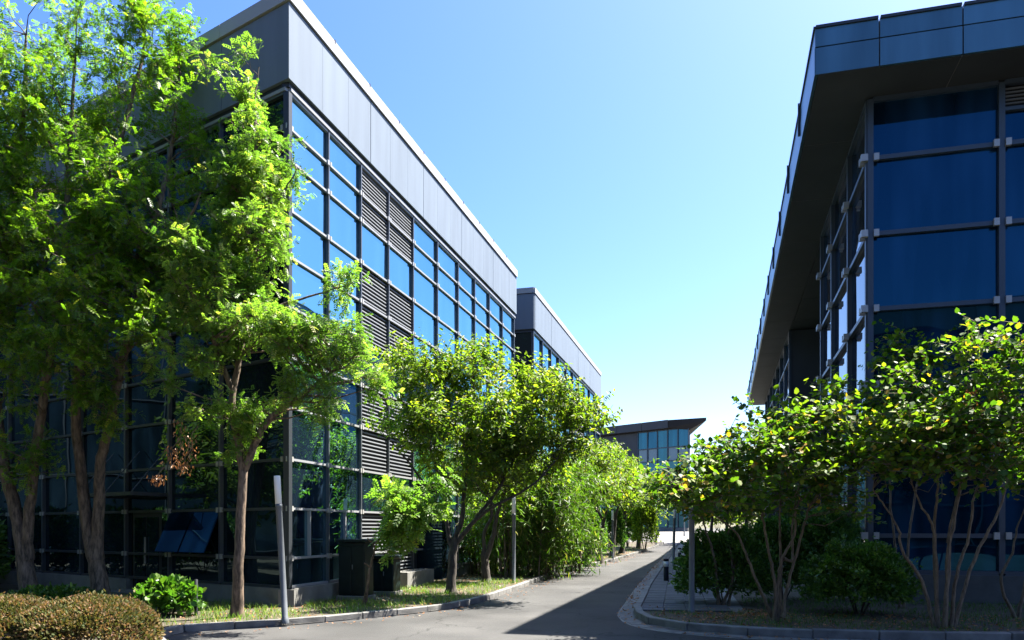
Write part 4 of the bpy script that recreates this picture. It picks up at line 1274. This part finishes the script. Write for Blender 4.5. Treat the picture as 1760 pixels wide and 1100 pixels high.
tree('redbud_tree', 'multi stemmed shrub tree at the right edge, mostly outside the picture', 'tree', bR3,
     [stem((1745, 1066, dR), (1720, 1000, dR), (1740, 950, dR), (1750, 900, dR), (1775, 850, dR)), stem((1750, 1066, dR), (1770, 960, dR), (1790, 860, dR), (1800, 780, dR))],
     [], [blob(1790, 780, 12.2, 60, 60, 0.9), blob(1790, 680, 12.2, 50, 60, 0.8)], seed=23, nclump=60, **dict(RB, single=60))
bR4 = Vector(U(1545, 1030, 14.6)); bR4.z = BED
tree('redbud_tree', 'shaded shrub tree standing close against the right glass wall, behind the taller one', 'tree', bR4,
     [stem((1548, 1050, 14.6), (1540, 950, 14.6), (1530, 850, 14.6), (1530, 700, 14.6), (1545, 590, 14.6)), stem((1552, 1050, 14.6), (1565, 900, 14.6), (1590, 750, 14.7), (1600, 620, 14.7))],
     [], [blob(1540, 620, 14.7, 35, 40, 0.3), blob(1595, 610, 14.7, 18, 30, 0.2), blob(1530, 700, 14.6, 42, 45, 0.4), blob(1580, 690, 14.6, 40, 40, 0.4), blob(1500, 740, 14.4, 40, 30, 0.4)],
     seed=24, nclump=60, **dict(RB, single=120))
bR5 = Vector(U(1240, 1020, 15.0)); bR5.z = BED
tree('redbud_tree', 'dark leaning multi stemmed shrub beside the thick grey post on the right verge', 'tree', bR5,
     [stem((1235, 1045, 15), (1228, 960, 15), (1215, 920, 15), (1205, 890, 15), (1175, 870, 14.8)), stem((1240, 1045, 15), (1262, 980, 15), (1250, 930, 15.2), (1262, 880, 15.2)), stem((1252, 1045, 15), (1258, 990, 15), (1255, 940, 15))],
     [], [blob(1200, 850, 14.8, 60, 22, 0.6), blob(1260, 850, 15.2, 60, 30, 0.8), blob(1330, 850, 15.2, 60, 24, 0.7)],
     seed=25, nclump=60, **dict(RB, single=80))
bush('clipped_bush', 'round clipped evergreen bush between the two pale stemmed shrub trees', 1476, 13.6, 84, 70, LEAF_BUSH, T_SMALL, 15000, (0.05, 0.085), 61, rd=0.75, zc=0.5)
bush('verge_shrub', 'loose dark green shrub in front of the thick grey post', 1245, 15.6, 80, 76, LEAF_BUSH, T_ELM, 11000, (0.07, 0.11), 62, rd=0.7)
bush('verge_shrub', 'low dark shrub mass behind the pale stems, left of the clipped bush', 1345, 16.5, 72, 88, LEAF_BUSH, T_ELM, 11000, (0.07, 0.11), 63, rd=0.7)
bush('verge_shrub', 'dark shrub at the glass corner behind the clipped bush', 1420, 16.4, 60, 96, LEAF_BUSH, T_ELM, 11000, (0.07, 0.11), 64, rd=0.6)

for (px, d, lab, sd_) in ((1222, 53, 'dark trunked tree at the far end of the footpath, nearest the lane', 54), (1248, 50, 'dark tree at the far end of the footpath, between its two neighbours', 55), (1280, 47, 'dark tree at the far end of the footpath, closest to the right building', 56)):
    gz = hgt(d) + 0.1
    g = HZ - F_PX * (gz - EYE) / d
    tree('elm_tree', lab, 'tree', U(px, g, d), [([U(px, g + 2, d), U(px + 1, g - 25, d), U(px + 3, g - 60, d)], [0.14, 0.11, 0.07])],
         [([U(px + 3, g - 58, d), U(px - 8, g - 85, d), U(px - 12, g - 120, d)], [0.05, 0.04, 0.015])],
         [blob(px, g - 105, d, 28, 40, 1.2), blob(px + 5, g - 70, d, 26, 22, 1.2)], seed=sd_, nclump=45, group='trees at the far end of the right footpath', **ROW)
bush('footpath_shrub', 'dark hedge like shrub at the far end of the footpath under the trees', 1262, 44, 42, 22, LEAF_BUSH, T_ELM, 5000, (0.1, 0.16), 57)

for (px, d, lab, sd_) in ((1232, 92, 'distant tree beyond the forecourt right beside the far building', 121), (1290, 95, 'distant tree beyond the forecourt, middle one of three', 122), (1352, 92, 'distant tree beyond the forecourt behind the right building', 123)):
    bush('distant_tree', lab, px, d, 40, 42, LEAF_ELM, T_ELM, 5000, (0.3, 0.5), sd_, cat='tree', group='distant trees beyond the forecourt')

def hanging(root, name, spots, n, spread, size, seed):
    rng = np.random.default_rng(seed)
    P, seg = [], []
    for (px, py, d, l) in spots:
        c = np.array(U(px, py, d))
        k = n // len(spots)
        z = rng.random(k)
        P.append(c + np.stack([rng.normal(size=k) * spread, rng.normal(size=k) * spread, -z * l], 1))
        seg.append(([Vector(c) + Vector((0.1, 0, 0.12)), Vector(c), Vector(c) - Vector((0.02, 0, l))], [0.01, 0.008, 0.003]))
    P = np.concatenate(P)
    d = np.stack([rng.normal(size=len(P)) * 0.4, rng.normal(size=len(P)) * 0.4, -np.ones(len(P))], 1)
    link(name, leaf_mesh(name, P, d, rng.normal(size=(len(P), 3)), rng.uniform(*size, size=len(P)), tpl_broad(0.3, 0.1, 0.1), LEAF_DEAD, rng.random(len(P))), root, kind='stuff')
    V, Q = tube_arrays(seg, 4)
    link('dry_twigs', from_arrays('dry_twigs', V, Q, BARK_S), root)
hanging(t3, 'dead_leaves', [(312, 720, 12.9, 0.55), (330, 745, 12.9, 0.4), (296, 770, 12.9, 0.3), (272, 815, 12.9, 0.15), (318, 785, 12.9, 0.3)], 260, 0.07, (0.04, 0.09), 101)
hanging(tR2, 'dry_pods', [(1665, 660, 11.3, 0.5), (1675, 700, 11.3, 0.5), (1660, 740, 11.3, 0.4), (1720, 670, 11.3, 0.3), (1715, 745, 11.3, 0.3), (1640, 770, 11.3, 0.25)], 420, 0.06, (0.06, 0.12), 102)
for k, (hx, hy) in enumerate(((-13.5, 18.5), (-15.0, 21.0), (-16.5, 16.5), (-18.0, 19.5), (-21.0, 18.0))):
    bush('hedge_shrub', ('rounded shrub off to the left nearest the glass block, outside the picture', 'rounded shrub off to the left by the far block, outside the picture', 'rounded shrub off to the left in the front row, outside the picture', 'rounded shrub off to the left in the middle, outside the picture', 'rounded shrub farthest off to the left, outside the picture')[k],
         CX + hx / hy * F_PX, hy, 1.3 / hy * F_PX, 1.25 / hy * F_PX, LEAF_BUSH, T_ELM, 4000, (0.12, 0.2), 110 + k)

# front left: clipped red leaved hedge balls and fresh shrub
for px, lab, sd_ in ((152, 'clipped reddish brown hedge ball at the lower left, right one of the pair', 71), (-6, 'clipped reddish brown hedge ball cut by the left edge of the picture', 72)):
    bush('hedge_ball', lab, px, 9.2, 114, 62, LEAF_HEDGE, T_SMALL, 26000, (0.03, 0.055), sd_, rd=0.85, up=0.6, shell=0.25, nn=0.9, cat='hedge', rough=0.25)
bush('fresh_shrub', 'bright green broad leaved shrub between the hedge and the slender corner tree', 288, 13.4, 54, 38, LEAF_HYD, T_BROAD, 1300, (0.07, 0.14), 73, rd=0.4, shell=0.85, nn=1.1)
bush('rose_bush', 'sprawling dark shrub with orange blooms behind the hedge', 95, 14.0, 90, 26, LEAF_BUSH, T_SMALL, 1800, (0.06, 0.1), 74, rd=0.35, shell=0.8)

# ------------------------------------------------------------------ ground cover
def in_left_verge(x, y):
    xs = np.interp(y, [p.y for p in LKD], [p.x for p in LKD])
    return x < xs - 0.16

def grass(name, n, xr, yr, test, mat, h, seed, z=BED, tmin=0, tmax=1, noisecut=0.0):
    rng = np.random.default_rng(seed)
    x, y = rng.uniform(*xr, n), rng.uniform(*yr, n)
    ok = test(x, y)
    f = np.sin(x * 2.1 + 1.3) * np.cos(y * 1.7) + np.sin(x * 5.3 + y * 3.1) * 0.5
    ok &= f > noisecut - rng.random(n) * 0.9
    x, y = x[ok], y[ok]
    n = len(x)
    zz = np.array([hgt(v) for v in y]) + z
    a = rng.uniform(0, 6.28, n)
    hh = rng.uniform(*h, n)
    w = 0.004 + 0.05 * hh * 0.1
    lean = rng.normal(size=(n, 2)) * 0.45
    b = np.stack([x, y, zz], 1)
    s = np.stack([np.cos(a) * w, np.sin(a) * w, np.zeros(n)], 1)
    m = b + np.stack([lean[:, 0] * hh * 0.35, lean[:, 1] * hh * 0.35, hh * 0.6], 1)
    t = b + np.stack([lean[:, 0] * hh, lean[:, 1] * hh, hh], 1)
    V = np.stack([b - s, b + s, m + s * 0.7, t, m - s * 0.7], 1).reshape(-1, 3)
    k = np.arange(n)[:, None] * 5
    Fq = np.concatenate([k + np.array([[0, 1, 2, 4]])], 0)
    Ft = k + np.array([[4, 2, 3, 3]])
    # second face as a slim quad to keep one face size
    V2 = np.stack([m - s * 0.7, m + s * 0.7, t + s * 0.12, t - s * 0.12], 1).reshape(-1, 3)
    V1 = np.stack([b - s, b + s, m + s * 0.7, m - s * 0.7], 1).reshape(-1, 3)
    VV = np.concatenate([V1, V2])
    FF = np.arange(len(VV)).reshape(-1, 4)
    tint = rng.uniform(tmin, tmax, n)
    tag(link(name, from_arrays(name, VV, FF, mat, np.concatenate([tint, tint]))), 'short grass growing on the verge beside the lane', 'grass', kind='stuff')

def not_bld(x, y):
    r1 = (x - A0.x) * P1.x + (y - A0.y) * P1.y < 0.15
    r2 = (x - A0.x) * NL.x + (y - A0.y) * NL.y < 0.15
    return ~(r1 & r2)
def inside_right(x, y):
    px, py = np.array([q.x for q in RKD]), np.array([q.y for q in RKD])
    front = RKD[:int(np.argmin(px))]
    fx, fy = np.array([q.x for q in front])[::-1], np.array([q.y for q in front])[::-1]
    side = RKD[int(np.argmin(px)):]
    sx = np.interp(y, [q.y for q in side], [q.x for q in side])
    path = (y > 14.0) & (x < sx + 2.1)
    return (x > sx + 0.2) & (y > np.interp(x, fx, fy) + 0.2) & ~path
grass('grass', 42000, (-11, 0.3), (11.5, 22), lambda x, y: in_left_verge(x, y) & not_bld(x, y), LEAF_GRASS, (0.04, 0.13), 81)
grass('grass', 14000, (0, 11.5), (22, 50), lambda x, y: in_left_verge(x, y) & (x > np.interp(y, [p.y for p in LKD], [p.x for p in LKD]) - 2.5), LEAF_GRASS, (0.05, 0.16), 82, noisecut=0.6)
grass('grass', 13000, (2.2, 13), (11.2, 16.5), lambda x, y: inside_right(x, y), LEAF_GRASS, (0.03, 0.09), 83, tmax=0.25)  # only the darkest tints, the verge's shade put into the grass colour

def litter(name, label, n, sampler, seed, size=(0.03, 0.07), mat=LEAF_DEAD):
    rng = np.random.default_rng(seed)
    p = sampler(rng, n)
    n = len(p)
    d = np.stack([rng.normal(size=n), rng.normal(size=n), rng.normal(size=n) * 0.2], 1)
    nr = np.array([0, 0, 1.0]) + rng.normal(size=(n, 3)) * 0.35
    tag(link(name, leaf_mesh(name, p, d, nr, rng.uniform(*size, size=n), tpl_broad(0.55, 0.15, 0.1), mat, rng.random(n))), label, 'leaves', kind='stuff')
def near_line(line, d0, d1, ylo, yhi, z):
    pts = [q for q in line if ylo < q.y < yhi]
    def f(rng, n):
        i = rng.integers(1, len(pts) - 1, n)
        o = []
        for k in i:
            t = (pts[k + 1] - pts[k - 1]).normalized()
            q = pts[k] + Vector((t.y, -t.x, 0)) * rng.uniform(d0, d1) + t * rng.uniform(-0.2, 0.2)
            o.append((q.x, q.y, hgt(q.y) + z))
        return np.array(o)
    return f
litter('fallen_leaves', 'dry leaves lying in the gutter along the right kerb', 500, near_line(RKD, -0.32, -0.02, 11, 40, 0.025), 91)
litter('fallen_leaves', 'dry leaves scattered on the lane by the left kerb', 420, near_line(LKD, -0.05, 0.6, 11.5, 45, 0.012), 92, (0.025, 0.06))
litter('fallen_leaves', 'dry leaves lying on the left verge under the trees', 2600, near_line(LKD, -2.6, -0.14, 11.5, 46, 0.115), 93)
litter('fallen_leaves', 'dry leaves lying on the shaded right verge', 1500, near_line(RKD, 0.2, 2.4, 10.5, 15, 0.12), 94)

# ------------------------------------------------------------------ street furniture
def lathe(profile, seg, name, mat):
    V, Q = [], []
    for r, z in profile:
        for s in range(seg):
            w = 2 * math.pi * s / seg
            V.append((r * math.cos(w), r * math.sin(w), z))
    for i in range(len(profile) - 1):
        for s in range(seg):
            s2 = (s + 1) % seg
            Q.append((i * seg + s, i * seg + s2, (i + 1) * seg + s2, (i + 1) * seg + s))
    return from_arrays(name, np.array(V), np.array(Q), mat, smooth=False)
LP_POST = lathe([(0.075, -0.05), (0.075, 0.03), (0.062, 0.04), (0.062, 1.85), (0.066, 1.855), (0.066, 1.9), (0.0, 1.9)], 20, 'post', M_POST)
LP_HEAD = lathe([(0.0, 1.9), (0.064, 1.902), (0.064, 2.34), (0.06, 2.36), (0.0, 2.365)], 20, 'lamp_head', M_WHITE)
def lamp(px, base_py, label, d=None, lean=(0, 0), s=1.0):
    if d is None: b = G(px, base_py, BED)
    else:
        b = U(px, 900, d)
        b.z = hgt(d) + BED
    r = empty('lamp_post', b, label, 'lamp', 'slim tubular lamp posts along the lane')
    for nm, me in (('post', LP_POST), ('lamp_head', LP_HEAD)):
        o = bpy.data.objects.new(nm, me)
        C.objects.link(o)
        o.parent = r
    r.rotation_euler = (lean[0], lean[1], 0)
    r.scale = (0.82 * s, 0.82 * s, s)
lamp(490, 1066, 'leaning grey lamp post with a white frosted top near the glass corner', lean=(0, math.radians(-3.2)))
lamp(883, 1002, 'grey lamp post with a pale top standing before the bamboo')
lamp(1003, 968, 'slim lamp post between the bamboo and the far roadside trees')
lamp(1053, 0, 'slim lamp post under the middle of the far roadside trees', d=38)
lamp(1128, 0, 'thin distant lamp post at the end of the grass strip', d=50)
lamp(1176, 0, 'thin white distant lamp post on the pale forecourt', d=60)
lamp(1189, 1052, 'thick looking dark grey lamp post on the right verge, its top hidden in leaves', lean=(0, 0.0))
lamp(1157, 975, 'grey lamp post by the bollards on the right footpath', lean=(0, math.radians(1.5)))

BL_BODY = lathe([(0.072, -0.03), (0.072, 0.40), (0.0, 0.40)], 18, 'body', M_BLACK)
BL_LAMP = lathe([(0.0, 0.40), (0.068, 0.402), (0.068, 0.555), (0.0, 0.555)], 18, 'lamp_band', M_WHITE)
BL_CAP = lathe([(0.0, 0.555), (0.074, 0.557), (0.074, 0.60), (0.06, 0.62), (0.0, 0.622)], 18, 'cap', M_BLACK)
for px, py, lab in ((1145, 1000, 'nearest black bollard light with a white band on the footpath'), (1168, 967, 'middle black bollard light, between the nearest bollard and the far one'), (1182, 957, 'farthest black bollard light along the footpath')):
    b = G(px, py, BED)
    b.z = BED + 0.025 + hgt(b.y)
    r = empty('bollard_light', b, lab, 'bollard', 'bollard lights along the right footpath')
    for nm, me in (('body', BL_BODY), ('lamp_band', BL_LAMP), ('cap', BL_CAP)):
        o = bpy.data.objects.new(nm, me)
        C.objects.link(o)
        o.parent = r

def cabinet(label, px, py, w, dp, h):
    b = G(px, py, BED)
    r = empty('utility_cabinet', b, label, 'cabinet', 'dark utility cabinets by the wall')
    rz = math.atan2(P1.y, P1.x)
    Rm = Matrix.Rotation(rz, 3, 'Z')
    def part(nm, mat, c, s, bev=0.008):
        o = link(nm, bevel_box_mesh(nm, s[0], s[1], s[2], bev, mat), None)
        o.parent = r
        o.location = Rm @ Vector(c)
        o.rotation_euler.z = rz
        return o
    part('base', M_CONC, (0, 0, 0.02), (w + 0.08, dp + 0.08, 0.14))
    part('body', M_CAB, (0, 0, 0.09 + (h - 0.15) / 2), (w, dp, h - 0.15))
    part('lid', M_CAB, (0, -0.01, h - 0.02), (w + 0.09, dp + 0.1, 0.07), 0.015)
    for s in (-1, 1): part('door', M_CAB, (s * w * 0.245, -dp / 2 - 0.006, 0.12 + (h - 0.26) / 2), (w * 0.46, 0.02, h - 0.26))
    part('handle', M_POST, (0.03, -dp / 2 - 0.025, h * 0.55), (0.02, 0.025, 0.1), 0.003)
cabinet('taller dark green utility cabinet in front of the louvred wall', 612, 1030, 0.6, 0.42, 1.26)
cabinet('shorter dark green utility cabinet right of the taller one', 664, 1022, 0.52, 0.4, 0.88)
bm_ = lathe([(0.03, -0.05), (0.03, 0.62), (0.0, 0.625)], 10, 'marker_post', M_BLACK)
o = link('marker_post', bm_)
o.location = G(337, 1058, BED)
tag(o, 'short thin black post beside the bright green shrub', 'post')
